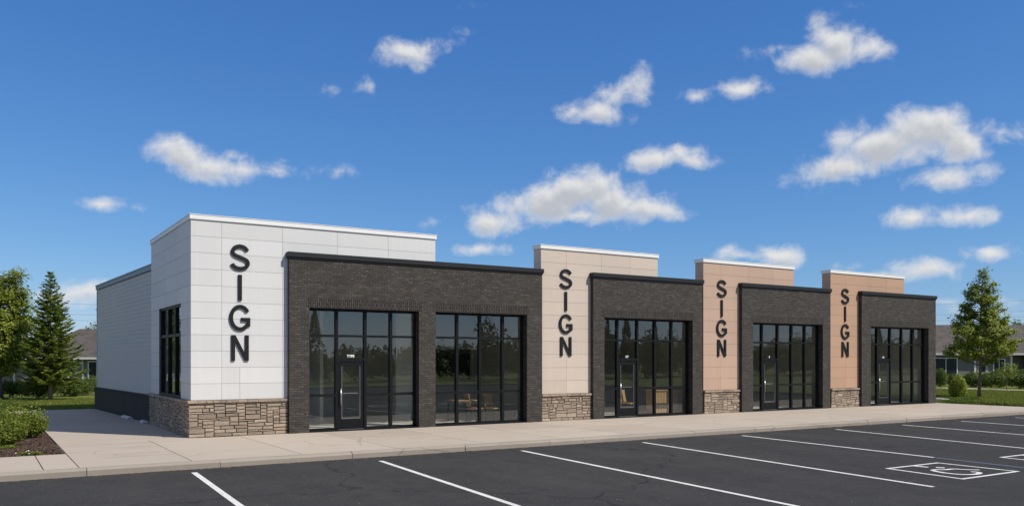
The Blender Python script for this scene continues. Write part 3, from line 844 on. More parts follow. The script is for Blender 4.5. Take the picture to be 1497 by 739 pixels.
# kerb stones with a dip near the corner
kb = MB(); x = -70.0; rk = random.Random(5)
while x < 41.2:
    ln = rk.uniform(2.3, 3.4) if x > -20 else 8
    x2 = min(x + ln, 41.25); g = .006
    j = rk.uniform(-.008, .008); yj = rk.uniform(-.012, .012)
    y0_, y1_ = 19.04 + yj, 19.3
    zt = 0.004 + j
    i = len(kb.v)
    prof = [(y0_, ZL - .03), (y0_, zt - .05), (y0_ + .035, zt - .012), (y0_ + .08, zt), (y1_, .001), (y1_, ZL - .03)]
    for xx in (x + g, x2 - g): kb.v += [(xx, p[0], p[1]) for p in prof]
    n = len(prof)
    for k in range(n-1): kb.f.append((i+k, i+n+k, i+n+k+1, i+k+1)); kb.m.append(0); kb.uvf.append(None)
    kb.f.append(tuple(i+k for k in range(n))); kb.f.append(tuple(i+n+k for k in reversed(range(n)))); kb.m += [0, 0]; kb.uvf += [None, None]
    x = x2
# kerb returning round the right lawn corner and the far edge of the lot
kb.box(41.26, 46.0, 19.05, 19.3, ZL-.03, .0); kb.box(46.0, 46.2, -16, 19.3, ZL-.03, .0)
kb.box(-70, 46.2, -16.2, -16, ZL-.03, .0)
struct(kb.build('curb', M['curb']))
gm = MB(); gm.quad((41.25, 17.0, -.0125), (41.26, 17, -.0125), (41.26, 17.001, -.0125), (41.25, 17.001, -.0125))

# grit, bark bits and dry leaves gathered in the gutter and scattered on the lot
V, Fq = [], []
for k in range(3200):
    gut = k < 2200
    p = np.array([RNG.uniform(-12, 40), 19.03 - abs(RNG.normal(0, .07)) if gut else RNG.uniform(8, 19), ZL + .006]); sz = RNG.uniform(.008, .03) if gut else RNG.uniform(.006, .02); a = RNG.uniform(0, 6.28)
    ax = np.array([math.cos(a), math.sin(a), RNG.uniform(-.2, .2)])*sz; ay = np.array([-math.sin(a), math.cos(a), RNG.uniform(-.2, .2)])*sz*.6
    i = len(V); V += [p-ax-ay, p+ax-ay, p+ax+ay, p-ax+ay]; Fq.append((i, i+1, i+2, i+3))
struct(arr_mesh('gutter_grit', V, Fq, M['grit']), 'stuff')
# painted lines
lines = [((3.82, 18.47), (3.3, 8.6)), ((7.92, 18.28), (7.1, 8.7)), ((11.9, 18.4), (11.1, 8.9)), ((15.99, 18.39), (14.94, 9.1)), ((20.03, 18.41), (19.44, 11.83)),
         ((24.47, 18.35), (23.1, 9.2)), ((28.13, 18.3), (27.1, 9.2)), ((31.77, 18.24), (31.0, 9.2)), ((35.6, 18.2), (35.0, 9.2)), ((39.4, 18.2), (39.0, 9.2)), ((-0.2, 18.5), (-.6, 8.6)), ((-4.2, 18.5), (-4.6, 8.6))]
def strip(a, b, w, mat, name, z=ZL+.004):
    a, b = Vector((*a, 0)), Vector((*b, 0)); d = (b-a).normalized(); n = Vector((-d.y, d.x, 0))*w/2
    mb = MB(); rr = random.Random(int(a.x*10)); K = 14
    for k in range(K):
        p, q = a + (b-a)*k/K, a + (b-a)*(k+1)/K
        mb.v += []
        mb.quad(*( (v.x, v.y, z) for v in (p - n, p + n, q + n, q - n)))
    o = mb.build(name, mat); return struct(o)
for a, b in lines: strip(a, b, .115, M['white_line'], 'parking_line')
strip((19.43, 11.8), (18.9, 6.0), .2, M['blue_line'], 'blue_parking_line')

def flat_stroke(mb, pts, w, z):
    P = [Vector(p) for p in pts]; n = len(P); Lp, Rp = [], []
    for k in range(n):
        d = (P[min(k+1, n-1)] - P[max(k-1, 0)]).normalized(); nn = Vector((-d.y, d.x))*w/2
        Lp.append(P[k]+nn); Rp.append(P[k]-nn)
    for k in range(n-1): mb.quad((Rp[k].x, Rp[k].y, z), (Rp[k+1].x, Rp[k+1].y, z), (Lp[k+1].x, Lp[k+1].y, z), (Lp[k].x, Lp[k].y, z))
def g8(cx_, cy_): return ground(1290 + cx_/6.72, 600 + cy_/6.72, ZL)[:2]
def smooth(pts, it=2):
    for _ in range(it):
        out = [pts[0]]
        for a, b in zip(pts, pts[1:]):
            out += [(a[0]*.75+b[0]*.25, a[1]*.75+b[1]*.25), (a[0]*.25+b[0]*.75, a[1]*.25+b[1]*.75)]
        pts = out + [pts[-1]]
    return pts
def symbol(dx, dy, name):
    mb = MB(); z = ZL + .004
    c = [(16.62, 11.16), (18.5, 11.16), (18.5, 9.42), (16.42, 9.40)]
    for k in range(4):
        a, b = Vector(c[k]), Vector(c[(k+1) % 4]); d = (b-a).normalized()*.045
        flat_stroke(mb, [a - d*(1 if k % 2 == 0 else -1), b + d*(1 if k % 2 == 0 else -1)], .09, z)
    z += .0015
    flat_stroke(mb, [g8(305, 540), g8(385, 548), g8(450, 554)], .13, z)
    flat_stroke(mb, [g8(525, 556), g8(612, 560)], .15, z)
    flat_stroke(mb, smooth([g8(485, 578), g8(560, 577), g8(625, 580), g8(690, 569), g8(800, 577), g8(955, 581)]), .1, z + .001)
    flat_stroke(mb, smooth([g8(490, 583), g8(520, 595), g8(640, 615), g8(780, 627), g8(915, 626), g8(965, 612), g8(930, 601), g8(870, 600)]), .11, z + .002)
    for i, p in enumerate(mb.v): mb.v[i] = (p[0]+dx, p[1]+dy, p[2])
    return struct(mb.build(name, M['white_line']))
symbol(0, 0, 'accessible_parking_marking'); symbol(4.22, -.18, 'accessible_parking_marking')

# mulch bed
bd = MB(); nx, ny = 34, 40
rb = random.Random(9)
H_ = [[(0.0 if i in (0, nx) or j in (0, ny) else rb.uniform(.01, .06)) for j in range(ny+1)] for i in range(nx+1)]
X0, X1, Y0_, Y1_ = -9.0, 1.74, 22.33, 40.38
pt = lambda i, j: (X0+(X1-X0)*i/nx, Y0_+(Y1_-Y0_)*j/ny, -.012 + H_[i][j])
for i in range(nx):
    for j in range(ny): bd.quad(pt(i, j), pt(i+1, j), pt(i+1, j+1), pt(i, j+1))
struct(bd.build('mulch_bed', M['mulch']))
# loose chips and pebbles on the mulch
V, Fq = [], []
for k in range(2600):
    p = np.array([RNG.uniform(-6, 1.7), 22.38 + RNG.uniform(0, 1)**1.6*9, .035]); s = RNG.uniform(.015, .045); a = RNG.uniform(0, 6.28)
    ax = np.array([math.cos(a), math.sin(a), RNG.uniform(-.4, .4)])*s; ay = np.array([-math.sin(a), math.cos(a), RNG.uniform(-.4, .4)])*s*.45
    i = len(V); V += [p-ax-ay, p+ax-ay, p+ax+ay, p-ax+ay]; Fq.append((i, i+1, i+2, i+3))
struct(arr_mesh('mulch_chips', V, Fq, M['mulch']), 'stuff')
mb = MB()
for k in range(34):
    x, y = random.uniform(-3, 1.6), 22.4 + random.random()**1.5*4; r_ = random.uniform(.01, .024)
    mb.tube([(x, y, .02), (x, y, .03+r_*.5), (x, y, .035 + r_)], [r_, r_*1.1, r_*.5], 6)
struct(mb.build('pebbles', M['pebble'], smooth=True), 'stuff')

# ================================================================== PLANTS
def leaves(P, Nrm, size, rng, aspect=.55, fold=.25):
    """one kite-shaped leaf (4 vertices, folded on the midrib) at each point"""
    n = len(P); size = np.broadcast_to(size, (n,))[:, None]
    Nrm = Nrm + rng.normal(0, .55, (n, 3)); Nrm /= np.linalg.norm(Nrm, axis=1, keepdims=True) + 1e-9
    T = rng.normal(0, 1, (n, 3)); T -= (T*Nrm).sum(1, keepdims=True)*Nrm; T /= np.linalg.norm(T, axis=1, keepdims=True) + 1e-9
    Bn = np.cross(Nrm, T)
    a = P - T*size*.5; b = P + Bn*size*aspect*.5 + Nrm*size*fold*.3; c = P + T*size*.5; d = P - Bn*size*aspect*.5 + Nrm*size*fold*.3
    V = np.stack([a, b, c, d], 1).reshape(-1, 3); Fq = np.arange(4*n).reshape(-1, 4)
    return V, Fq
def crown_points(branches, rng, per, spread):
    P = []
    for pts, w in branches:
        pts = np.array(pts); k = max(3, int(per*w))
        t = rng.uniform(.25, 1.0, k)**.75*(len(pts)-1); i = np.minimum(t.astype(int), len(pts)-2); f = (t-i)[:, None]
        q = pts[i]*(1-f) + pts[i+1]*f
        P.append(q + rng.normal(0, 1, (k, 3))*spread*np.array([1, 1, .75]))
    return np.concatenate(P)
def broad_tree(name, loc, H, R, trunk_h, seed, leafmat, barkmat, nbr=70, per=110, size=.13, point=1.0, spread=.16, up=.6):
    rng = np.random.default_rng(seed); t = empty(name, loc)
    tr = MB(); br = []
    lean = rng.normal(0, .03, 2)
    axis = lambda z: np.array([lean[0]*z + .03*math.sin(z*1.7+seed), lean[1]*z + .03*math.cos(z*1.3), z])
    zs = np.linspace(0, H*.96, 9); r0 = (.0125 if point > .5 else .017)*H
    tr.tube([axis(z) for z in zs], [r0*1.35 if z == 0 else max(.012, r0*(1 - z/H)) for z in zs], 8)
    for k in range(nbr):
        f = (k + rng.uniform(0, 1))/nbr; z = trunk_h + (H - trunk_h)*f**.9*.97
        hrel = (z - trunk_h)/(H - trunk_h)
        if point > .5: prof = min(1, .66 + hrel*3.4)*(1 - hrel)**.95 + .05
        else: prof = (math.sin(min(1, (hrel+.13)*2.6)*math.pi/2))*(1 - hrel**1.15*.55)
        ln = R*prof*rng.uniform(.72, 1.12); a = k*2.4 + rng.uniform(-.4, .4)
        d = np.array([math.cos(a), math.sin(a), 0]); p0 = axis(z); el = up*rng.uniform(.6, 1.2) + hrel*.35
        pts = [p0]
        for s in range(1, 5):
            q = s/4; pts.append(p0 + d*ln*q + np.array([0, 0, ln*el*q*(.6+.4*q)]) + rng.normal(0, .03*ln, 3))
        tr.tube(pts, [max(.006, r0*.5*(1-hrel*.7)*(1-.8*s/4)) for s in range(5)], 5)
        br.append((pts, max(.12, prof*rng.uniform(.6, 1.35)*(.35 + .65*R*prof/R))))
        if ln > .5:   # side twigs
            for side in (-1, 1):
                b = pts[2] if rng.random() < .5 else pts[3]; d2 = np.array([math.cos(a+side*.8), math.sin(a+side*.8), .35])
                tw = [b, b + d2*ln*.22, b + d2*ln*.42 + np.array([0, 0, .05])]
                tr.tube(tw, [.01, .007, .004], 4); br.append((tw, .5*prof))
    P = crown_points(br, rng, per, spread)
    c = np.array([0, 0, H*.45]); nr = (P - c)/np.linalg.norm(P-c, axis=1, keepdims=True) + np.array([0, 0, .5])
    V, Fq = leaves(P, nr, rng.uniform(.7, 1.3, len(P))*size, rng, .65)
    arr_mesh('crown', V, Fq, leafmat, t)
    tr.build('trunk', barkmat, t, smooth=True)
    return t
def spruce(name, loc, H, R, seed, bare=1.0, mat=None):
    rng = np.random.default_rng(seed); t = empty(name, loc); tr = MB(); P, D, S = [], [], []
    zs = np.linspace(0, H*.99, 8); r0 = .0155*H
    tr.tube([(0, 0, z) for z in zs], [max(.01, r0*(1.0 - z/H)) for z in zs], 8)
    nw = 30
    for w in range(nw):
        f = w/(nw-1); z = bare + (H*.985-bare)*f; ln0 = R*(1-f)**.85*(1 if f > .06 else .85) + .08
        nb = 9 if f < .75 else 6
        for b in range(nb):
            a = b*2*math.pi/nb + w*1.1 + rng.uniform(-.25, .25); ln = ln0*rng.uniform(.68, 1.12)
            d = np.array([math.cos(a), math.sin(a), 0]); zz = z + rng.uniform(-.06, .06)
            dr = -.18*(1-f) + .38*f
            bp = [np.array([0, 0, zz]) + d*ln*q + np.array([0, 0, ln*(dr*q + .28*q*q*q)]) for q in (0, .35, .7, 1.0)]
            tr.tube(bp, [.018*(1-f)+.006, .012*(1-f)+.004, .007, .003], 4)
            ns = max(5, int(ln*19))
            side = np.array([-d[1], d[0], 0])
            for k in range(ns):
                q = .12 + .88*(k+rng.random())/ns; i = 0 if q < .35 else 1 if q < .7 else 2
                q0, q1 = ((0, .35), (.35, .7), (.7, 1.0))[i]; g = (q-q0)/(q1-q0)
                p = bp[i]*(1-g) + bp[i+1]*g
                for sgn in (-1, 1):
                    dd = d*.75 + side*sgn*rng.uniform(.4, 1.0) + np.array([0, 0, rng.uniform(-.15, .45)]); dd /= np.linalg.norm(dd)
                    L_ = (.12 + .26*ln*(1-q)*rng.uniform(.6, 1.1))
                    nsub = max(1, int(L_/.13))
                    for m_ in range(nsub):
                        P.append(p + dd*L_*(m_+.5)/nsub + rng.normal(0, .015, 3)); D.append(dd); S.append(L_/nsub*1.5)
    P, D, S = np.array(P), np.array(D), np.array(S)[:, None]
    n = len(P); up = np.array([0, 0, 1.0]) + rng.normal(0, .5, (n, 3)); sd_ = np.cross(D, up); sd_ /= np.linalg.norm(sd_, axis=1, keepdims=True)+1e-9
    wv = sd_*(.03 + .2*S)*.55
    V = np.stack([P-D*S*.5, P+wv, P+D*S*.55, P-wv], 1).reshape(-1, 3); V[1::2] += np.array([0, 0, -.012])
    arr_mesh('crown', V, np.arange(4*n).reshape(-1, 4), mat or M['needle'], t)
    tr.build('trunk', M['bark_pale'], t, smooth=True)
    return t
def shrub(name, loc, rx, ry, h, seed, mat, n=2600, size=.09, spiky=0.0, part_name='foliage'):
    rng = np.random.default_rng(seed); t = empty(name, loc)
    # lobes
    nl = 9; C = np.stack([rng.uniform(-.55, .55, nl)*rx, rng.uniform(-.55, .55, nl)*ry, rng.uniform(.35, .72, nl)*h], 1); C[0] = (0, 0, .5*h)
    Rr = np.stack([np.full(nl, rx)*rng.uniform(.4, .62, nl), np.full(nl, ry)*rng.uniform(.4, .62, nl), h*rng.uniform(.28, .42, nl)], 1); Rr[0] = (rx*.8, ry*.8, h*.48)
    idx = rng.integers(0, nl, n); d = rng.normal(0, 1, (n, 3)); d /= np.linalg.norm(d, axis=1, keepdims=True)
    rr = rng.uniform(.55, 1.06, (n, 1))**.5
    P = C[idx] + d*Rr[idx]*rr
    nr = d + np.array([0, 0, .4])
    if spiky:
        k = int(n*.5); ii = rng.integers(0, n, k); st = P[ii]; dirs = d[ii]*.5 + np.array([0, 0, .9]) ; g = rng.uniform(0, 1, (k, 1))*spiky
        P = np.concatenate([P, st + dirs*g]); nr = np.concatenate([nr, d[ii]])
    keep = P[:, 2] > .02; P, nr = P[keep], nr[keep]
    V, Fq = leaves(P, nr, rng.uniform(.65, 1.35, len(P))*size, rng, .5)
    arr_mesh(part_name, V, Fq, mat, t)
    st = MB()
    for k in range(7):
        a = k*.9; q = C[k % nl]*.95
        st.tube([(.05*math.cos(a), .05*math.sin(a), -.03), (q[0]*.5, q[1]*.5, h*.3), (q[0], q[1], q[2])], [.02, .014, .006], 5)
    st.build('stem', M['bark'], t)
    return t

def g_at(u, v): p = ground(u, v, -.012); return p
# left background
t = broad_tree('deciduous_tree', rd(-28.9, 47.9, -.012), 6.6, 2.0, 1.1, 21, M['leaf'], M['bark'], nbr=90, per=230, size=.15, point=.2, spread=.2, up=.7)
tag(t, 'full green leafy tree at the left edge beside the pointed spruce', 'tree')
t = spruce('spruce_tree', g_at(74, 584), 7.0, 1.85, 5, bare=.95)
tag(t, 'pointed dark green spruce on the lawn left of the grey side wall', 'tree')
hedge = [(18, 581, 1.1, 1.0, 1.2, 'rounded hedge shrub under the leafy tree at the left edge'),
         (55, 583, 1.15, 1.0, 1.2, 'rounded hedge shrub just left of the spruce trunk'),
         (93, 579, 1.05, .9, 1.1, 'rounded hedge shrub just right of the spruce trunk'),
         (110, 579, .42, .42, .5, 'small pale shrub in front of the hedge right of the spruce'),
         (129, 577, 1.0, .9, 1.15, 'rounded hedge shrub against the grey side wall end'),
         (-18, 581, 1.0, 1.0, 1.0, 'hedge shrub cut by the left edge of the photo')]
for k, (u, v, rx, ry, h, lab) in enumerate(hedge):
    tag(shrub('hedge_shrub', g_at(u, v), rx, ry, h, 40+k, M['leaf_dark'], 5200 if rx > .5 else 1500, .085), lab, 'shrub', 'hedge shrubs before the left house')
# ground cover along the lawn edge (left back) and along the right lawn
def cover(name, pts, mat, size, n, seed, hgt):
    rng = np.random.default_rng(seed); P = []
    for (xa, ya), (xb, yb), wd in pts:
        q = rng.uniform(0, 1, n)[:, None]; base = np.array([xa, ya])*(1-q) + np.array([xb, yb])*q
        base = base + rng.normal(0, wd, (n, 2)); z = rng.uniform(0, 1, n)**.7*hgt*(.55+.45*np.sin(base[:, 0]*3.1)*np.cos(base[:, 1]*2.3))
        P.append(np.column_stack([base, z]))
    P = np.concatenate(P); V, Fq = leaves(P, np.tile([0, 0, 1.0], (len(P), 1)), rng.uniform(.6, 1.4, len(P))*size, rng, .5)
    return struct(arr_mesh(name, V, Fq, mat), 'stuff')
cover('ground_cover', [((-14, 43.0), (1.5, 43.0), .36)], M['leaf_dark'], .09, 14000, 3, .75)
cover('border_grass', [((41.55, 20.0), (41.6, 24.6), .16), ((41.8, 24.9), (47, 26), .1)], M['leaf_dark'], .08, 3500, 4, .24)
cover('edging_grass', [((41.5, 17.3), (41.5, 23.5), .12)], M['blade'], .08, 3000, 6, .16)

# foreground shrubs on the mulch
fg = [(.22, 25.2, .92, 1.0, .95, 'large bright green shrub at the left edge on the mulch bed', 13000),
      (1.3, 27.2, .48, .5, .66, 'smaller loose shrub at the corner of the mulch bed by the path', 5200),
      (-2.1, 25.8, 1.0, 1.0, 1.05, 'bright green shrub on the mulch bed half out of the left edge', 10000)]
for k, (x, y, rx, ry, h, lab, n) in enumerate(fg):
    tag(shrub('garden_shrub', (x, y, 0), rx, ry, h, 70+k, M['leaf_bright'], n, .062, spiky=.22), lab, 'shrub', 'shrubs on the mulch bed')
cover('creeping_plants', [((-3, 22.7), (-.3, 22.65), .12), ((.5, 24.1), (.75, 24.4), .1), ((.9, 22.6), (1.2, 22.6), .07)], M['leaf_bright'], .05, 450, 8, .1)
# white flowers beside the path behind the shrubs
fl = empty('flower_clump', (.35, 39.6, 0)); V = []
rngf = np.random.default_rng(2)
P = np.column_stack([rngf.uniform(-1.6, .7, 110), rngf.normal(0, .12, 110), rngf.uniform(.1, .26, 110)])
V, Fq = leaves(P, np.tile([0, -.3, 1.0], (110, 1)), .075, rngf, .8); arr_mesh('bloom', V, Fq, M['white_petal'], fl)['kind'] = 'stuff'
P = np.column_stack([rngf.uniform(-1.6, .9, 900), rngf.normal(0, .16, 900), rngf.uniform(0, .25, 900)])
V, Fq = leaves(P, np.tile([0, 0, 1.0], (900, 1)), .09, rngf, .5); arr_mesh('foliage', V, Fq, M['leaf_dark'], fl)
tag(fl, 'low clump of white flowers beside the far path at left', 'flowers')

# right side
t = broad_tree('young_tree', g_at(1432, 580), 7.55, 2.15, 1.75, 33, M['leaf'], M['bark'], nbr=84, per=230, size=.14, point=1.0, spread=.11, up=.34)
tag(t, 'young pyramidal green tree standing alone on the right lawn', 'tree')
tag(shrub('upright_shrub', g_at(1399, 583), .48, .48, 1.32, 91, M['leaf'], 5200, .085), 'upright bright shrub on the lawn between the building and the young tree', 'shrub')
rh = [(1374, 565, .8, 1.35, 'hedge shrub next to the right end of the building'), (1420, 565, .95, 1.2, 'dark hedge shrub left of the young tree trunk'),
      (1449, 566, 1.1, 1.25, 'dark hedge shrub right of the young tree trunk'), (1464, 564, .9, 1.45, 'taller hedge shrub behind the small sapling'),
      (1491, 567, 1.1, 1.35, 'dark hedge shrub at the right edge of the photo'), (1392, 564, .75, 1.05, 'low hedge shrub behind the upright bright shrub'), (1525, 568, 1.1, 1.3, 'hedge shrub beyond the right edge of the photo')]
for k, (u, v, r_, h, lab) in enumerate(rh):
    tag(shrub('hedge_shrub', g_at(u, v), r_, r_, h, 100+k, M['leaf_dark'], 5200, .11), lab, 'shrub', 'hedge shrubs before the right house')
t = broad_tree('sapling', g_at(1472, 569), 1.75, .75, .75, 44, M['leaf'], M['bark'], nbr=18, per=60, size=.1, point=.2, spread=.1)
tag(t, 'small sapling with a bare stem in front of the right hedge', 'tree')
# narrow path and bed by the right hedge
pm = MB(); a, b = ground(1392, 566, -.006), ground(1540, 571, -.006)
pm.quad((a[0]-6, a[1]+2.5, -.006), (a[0], a[1]-.4, -.006), (b[0], b[1]-.6, -.006), (b[0], b[1]+.6, -.006)); struct(pm.build('garden_path', M['concrete']))
# edging stones beside the building's right end
for k in range(7):
    u = 1371 + k*3.2; p = ground(u, 585.5 + k*.25, -.012)
    mb = MB(); rs = random.Random(k); mb.obox((0, 0, .07), (.16, rs.uniform(-.03, .03), 0), (rs.uniform(-.03, .03), .11, 0), (rs.uniform(-.02, .02), 0, .08))
    o = mb.build('edging_stone', M['pebble'], None, bevel=.03, loc=p)
    tag(o, 'pale edging stone in the row at the right end of the building', 'stone', 'edging stones by the right wall')

# grass blades: dense tufts over both lawns near the pavement
def blades(name, regions, seed):
    rng = np.random.default_rng(seed); Vs = []
    for (x0, x1, y0, y1, n) in regions:
        p = np.column_stack([rng.uniform(x0, x1, n), rng.uniform(y0, y1, n), np.full(n, -.013)])
        h = rng.uniform(.04, .09, n)[:, None]; a = rng.uniform(0, 6.28, n); sd_ = np.column_stack([np.cos(a), np.sin(a), np.zeros(n)])*.018
        tip = p + np.column_stack([rng.normal(0, .03, n), rng.normal(0, .03, n), np.zeros(n)]) + np.array([0, 0, 1])*h
        Vs.append(np.stack([p-sd_, p+sd_, tip], 1).reshape(-1, 3))
    V = np.concatenate(Vs); return struct(arr_mesh(name, V, np.arange(len(V)).reshape(-1, 3), M['blade']), 'stuff')
blades('grass', [(-6, 9, 42.05, 54, 42000), (41.3, 62, 18.5, 38, 90000)], 5)

# ================================================================== HOUSES AND BACKGROUND
def local(t):     # parts are built in the house's own frame: x to the right of the view, y away
    return t
def hip_roof(mb, x0, x1, y0, y1, ze, zr, hl, hr, ov=.45, th=.14):
    x0, x1, y0, y1 = x0-ov, x1+ov, y0-ov, y1+ov; ym = (y0+y1)/2
    r0, r1 = (x0+hl, ym, zr), (x1-hr, ym, zr)
    e = [(x0, y0, ze), (x1, y0, ze), (x1, y1, ze), (x0, y1, ze)]
    sl = math.hypot(ym-y0, zr-ze)
    mb.quad(e[0], e[1], r1, r0, 0, [(x0, 0), (x1, 0), (r1[0], sl), (r0[0], sl)])
    mb.quad(e[2], e[3], r0, r1, 0, [(x1, 0), (x0, 0), (r0[0], sl), (r1[0], sl)])
    mb.poly([e[3], e[0], r0]); mb.poly([e[1], e[2], r1])
    mb.quad(e[3], e[2], e[1], e[0])
def house(name, loc, rz): return empty(name, loc, rz)
AX = -math.atan2(CS, SN)        # rotation that lays local x along the camera's right
def window(par, x0, x1, z0, z1, y=0, frame='trim_white', bars=1):
    mb = MB(); t_ = .09
    mb.box(x0-t_, x0, y-.06, y+.02, z0-t_, z1+t_); mb.box(x1, x1+t_, y-.06, y+.02, z0-t_, z1+t_)
    mb.box(x0, x1, y-.058, y+.018, z1, z1+t_); mb.box(x0, x1, y-.07, y+.018, z0-t_, z0)
    for b in range(bars): xm = x0 + (x1-x0)*(b+1)/(bars+1); mb.box(xm-.03, xm+.03, y-.05, y+.0, z0, z1)
    w_ = mb.build('window', M[frame], par)
    g = MB(); g.box(x0, x1, y-.03, y-.02, z0, z1); g.build('pane', M['house_glass'], w_)
# right house
hr = house('house', rd(0, 75, -.012), AX)
tag(hr, 'long low grey house with a brown shingle roof behind the young tree at right', 'house')
mb = MB(); wall(mb, 'x', 34, 62, 0, 2.75, 0, .2, [(44.2, 45.6, .5, 2.6)]); wall(mb, 'y', .2, 9, 0, 2.75, 34, 34.2); wall(mb, 'y', .2, 9, 0, 2.75, 61.8, 62); wall(mb, 'x', 34.2, 61.8, 0, 2.75, 8.8, 9); mb.box(44.0, 45.8, .9, 1.0, 0, 2.7)
mb.build('wall', M['house_grey'], hr)
mb = MB(); hip_roof(mb, 34, 62, 0, 9, 2.72, 5.45, 3.6, 3.6); rf = mb.build('roof', M['shingle'], hr)
mb = MB(); mb.box(33.5, 62.5, -.5, -.46, 2.6, 2.78); mb.build('fascia', M['fascia'], rf)
for x, h in ((44.5, .35), (45.3, .3)):
    mb = MB(); mb.tube([(x, 4.0, 5.2), (x, 4.0, 5.5+h)], .16, 8); mb.tube([(x, 4, 5.5+h), (x, 4, 5.58+h)], .26, 8); mb.build('roof_vent', M['black_metal'], rf)
window(hr, 37.4, 39.3, .75, 2.3, 0, bars=1); window(hr, 42.6, 43.5, .4, 2.2, 0, bars=1); window(hr, 48.5, 50, .8, 2.3, 0); window(hr, 53, 55, .8, 2.3, 0)
for x in (40.9, 44.1, 45.7):
    mb = MB(); mb.box(x-.08, x+.08, -.12, -.001, 0, 2.6); mb.build('trim_board', M['trim_white'], hr)
mb = MB(); mb.box(41.15, 42.1, -.03, .001, 0, 2.15); d_ = mb.build('door', M['house_beige'], hr); mb = MB(); mb.box(41.4, 41.85, -.04, -.031, 1.1, 1.95); mb.build('pane', M['house_glass'], d_)
# left house
hl_ = house('house', rd(0, 70, -.012), AX)
tag(hl_, 'grey house with a brown hipped roof behind the spruce at left', 'house')
mb = MB(); wall(mb, 'x', -40.5, -27, 0, 2.4, 0, .2); wall(mb, 'y', .2, 9, 0, 2.4, -40.5, -40.3); wall(mb, 'y', .2, 9, 0, 2.4, -27.2, -27); wall(mb, 'x', -40.3, -27.2, 0, 2.4, 8.8, 9); mb.build('wall', M['house_grey'], hl_)
mb = MB(); hip_roof(mb, -40.5, -27, 0, 9, 2.36, 4.9, 3.0, 7.8); rf = mb.build('roof', M['shingle'], hl_)
mb = MB(); mb.box(-41, -26.5, -.5, -.46, 2.22, 2.4); mb.build('fascia', M['trim_white'], rf)
window(hl_, -34.9, -33.6, .7, 2.0, 0, bars=1)
for x in (-36.6, -35.4): 
    mb = MB(); mb.box(x-.05, x+.05, -.1, -.001, 0, 2.3); mb.build('trim_board', M['fascia'], hl_)
# far-left pale house with a porch
hp = house('porch_house', rd(0, 72, -.012), AX)
tag(hp, 'pale beige house with white porch posts behind the leafy tree at the left edge', 'house')
mb = MB(); wall(mb, 'x', -58, -41.2, 0, 2.2, 0, .2); wall(mb, 'y', .2, 8, 0, 2.2, -58, -57.8); wall(mb, 'y', .2, 8, 0, 2.2, -41.4, -41.2); wall(mb, 'x', -57.8, -41.4, 0, 2.2, 7.8, 8); mb.build('wall', M['house_beige'], hp)
mb = MB(); hip_roof(mb, -58, -41.2, -1.2, 8, 2.2, 4.2, 3, 3); mb.build('roof', M['shingle'], hp)
for x in (-57, -52, -46.6, -44.0, -41.5):
    mb = MB(); mb.box(x-.09, x+.09, -1.3, -1.12, 0, 2.2); mb.build('porch_post', M['trim_white'], hp)
mb = MB(); mb.box(-57, -44.2, -1.24, -1.2, .75, .82); mb.box(-57, -44.2, -1.24, -1.2, .1, .16)
for k in range(64): mb.box(-57+k*.2, -57+k*.2+.05, -1.235, -1.205, .16, .75)
mb.build('porch_railing', M['trim_white'], hp)
window(hp, -49.5, -48, .8, 1.9, 0)
# trees beyond the houses
far = [(142, 92, 5.6, 1.9, 'dark treetop between the left roof and the grey side wall'), (133, 96, 4.9, 1.3, 'small pale treetop just above the left house roof'),
       (1482, 110, 6.9, 1.8, 'dark treetop rising over the right house roof ridge'), (1372, 108, 6.1, 1.4, 'tiny green treetop over the roof next to the building')]
for k, (u, d, h, r_, lab) in enumerate(far):
    t = broad_tree('distant_tree', rd((u-CX)/F_PX*d, d, -.2), h, r_, .8, 200+k, M['leaf_dark'], M['bark'], nbr=30, per=60, size=.3, point=.2, spread=.22)
    tag(t, lab, 'tree', 'treetops beyond the houses')

# wood across the lot (seen mirrored in the glass) and a low one far behind
def wood_band(name, items, seed, dens=170):
    rng = np.random.default_rng(seed); Vs = []
    for (x, y, h, r_, conif) in items:
        n = int(dens*(1.3 if conif else 1.0)*max(.6, h/7))
        d = rng.normal(0, 1, (n, 3)); d /= np.linalg.norm(d, axis=1, keepdims=True)
        if conif:
            z = rng.uniform(0, 1, n)**.8; rad_ = r_*(1-z)*(.55+.45*rng.random(n)); a = rng.uniform(0, 6.28, n)
            P = np.column_stack([np.cos(a)*rad_, np.sin(a)*rad_, h*(.08+.92*z)]); s = .5*(1-z*.6)
        else:
            nl = 8; C = np.column_stack([rng.uniform(-.6, .6, nl)*r_, rng.uniform(-.6, .6, nl)*r_, rng.uniform(.25, .8, nl)*h]); ii = rng.integers(0, nl, n)
            P = C[ii] + d*np.array([r_*.5, r_*.5, h*.24])*rng.uniform(.4, 1, (n, 1)); P[:, 2] = np.abs(P[:, 2]-.1)*rng.uniform(.75, 1, n); s = .42
        P = P + np.array([x, y, -.2])
        V, _ = leaves(P, d, s*rng.uniform(.6, 1.3, n), rng, .75); Vs.append(V)
    V = np.concatenate(Vs); return struct(arr_mesh(name, V, np.arange(len(V)).reshape(-1, 4), M['wood_leaf']), 'stuff')
rw = random.Random(17); items = []
for x in np.arange(-70, 190, 2.1):
    hh = 4.3 + 1.9*min(1, max(0, (x-40)/40))
    items.append((x+rw.uniform(-1, 1), -34+rw.uniform(-3.5, 2.5), hh*rw.uniform(.72, 1.25), rw.uniform(1.6, 2.6), False))
    items.append((x+rw.uniform(-1, 1), -41+rw.uniform(-3, 2), hh*rw.uniform(.8, 1.2), rw.uniform(1.8, 2.6), False))
    if rw.random() < .3: items.append((x+rw.uniform(-1, 1), -33+rw.uniform(-3, 2), hh*rw.uniform(1.15, 1.6), rw.uniform(1.2, 1.8), True))
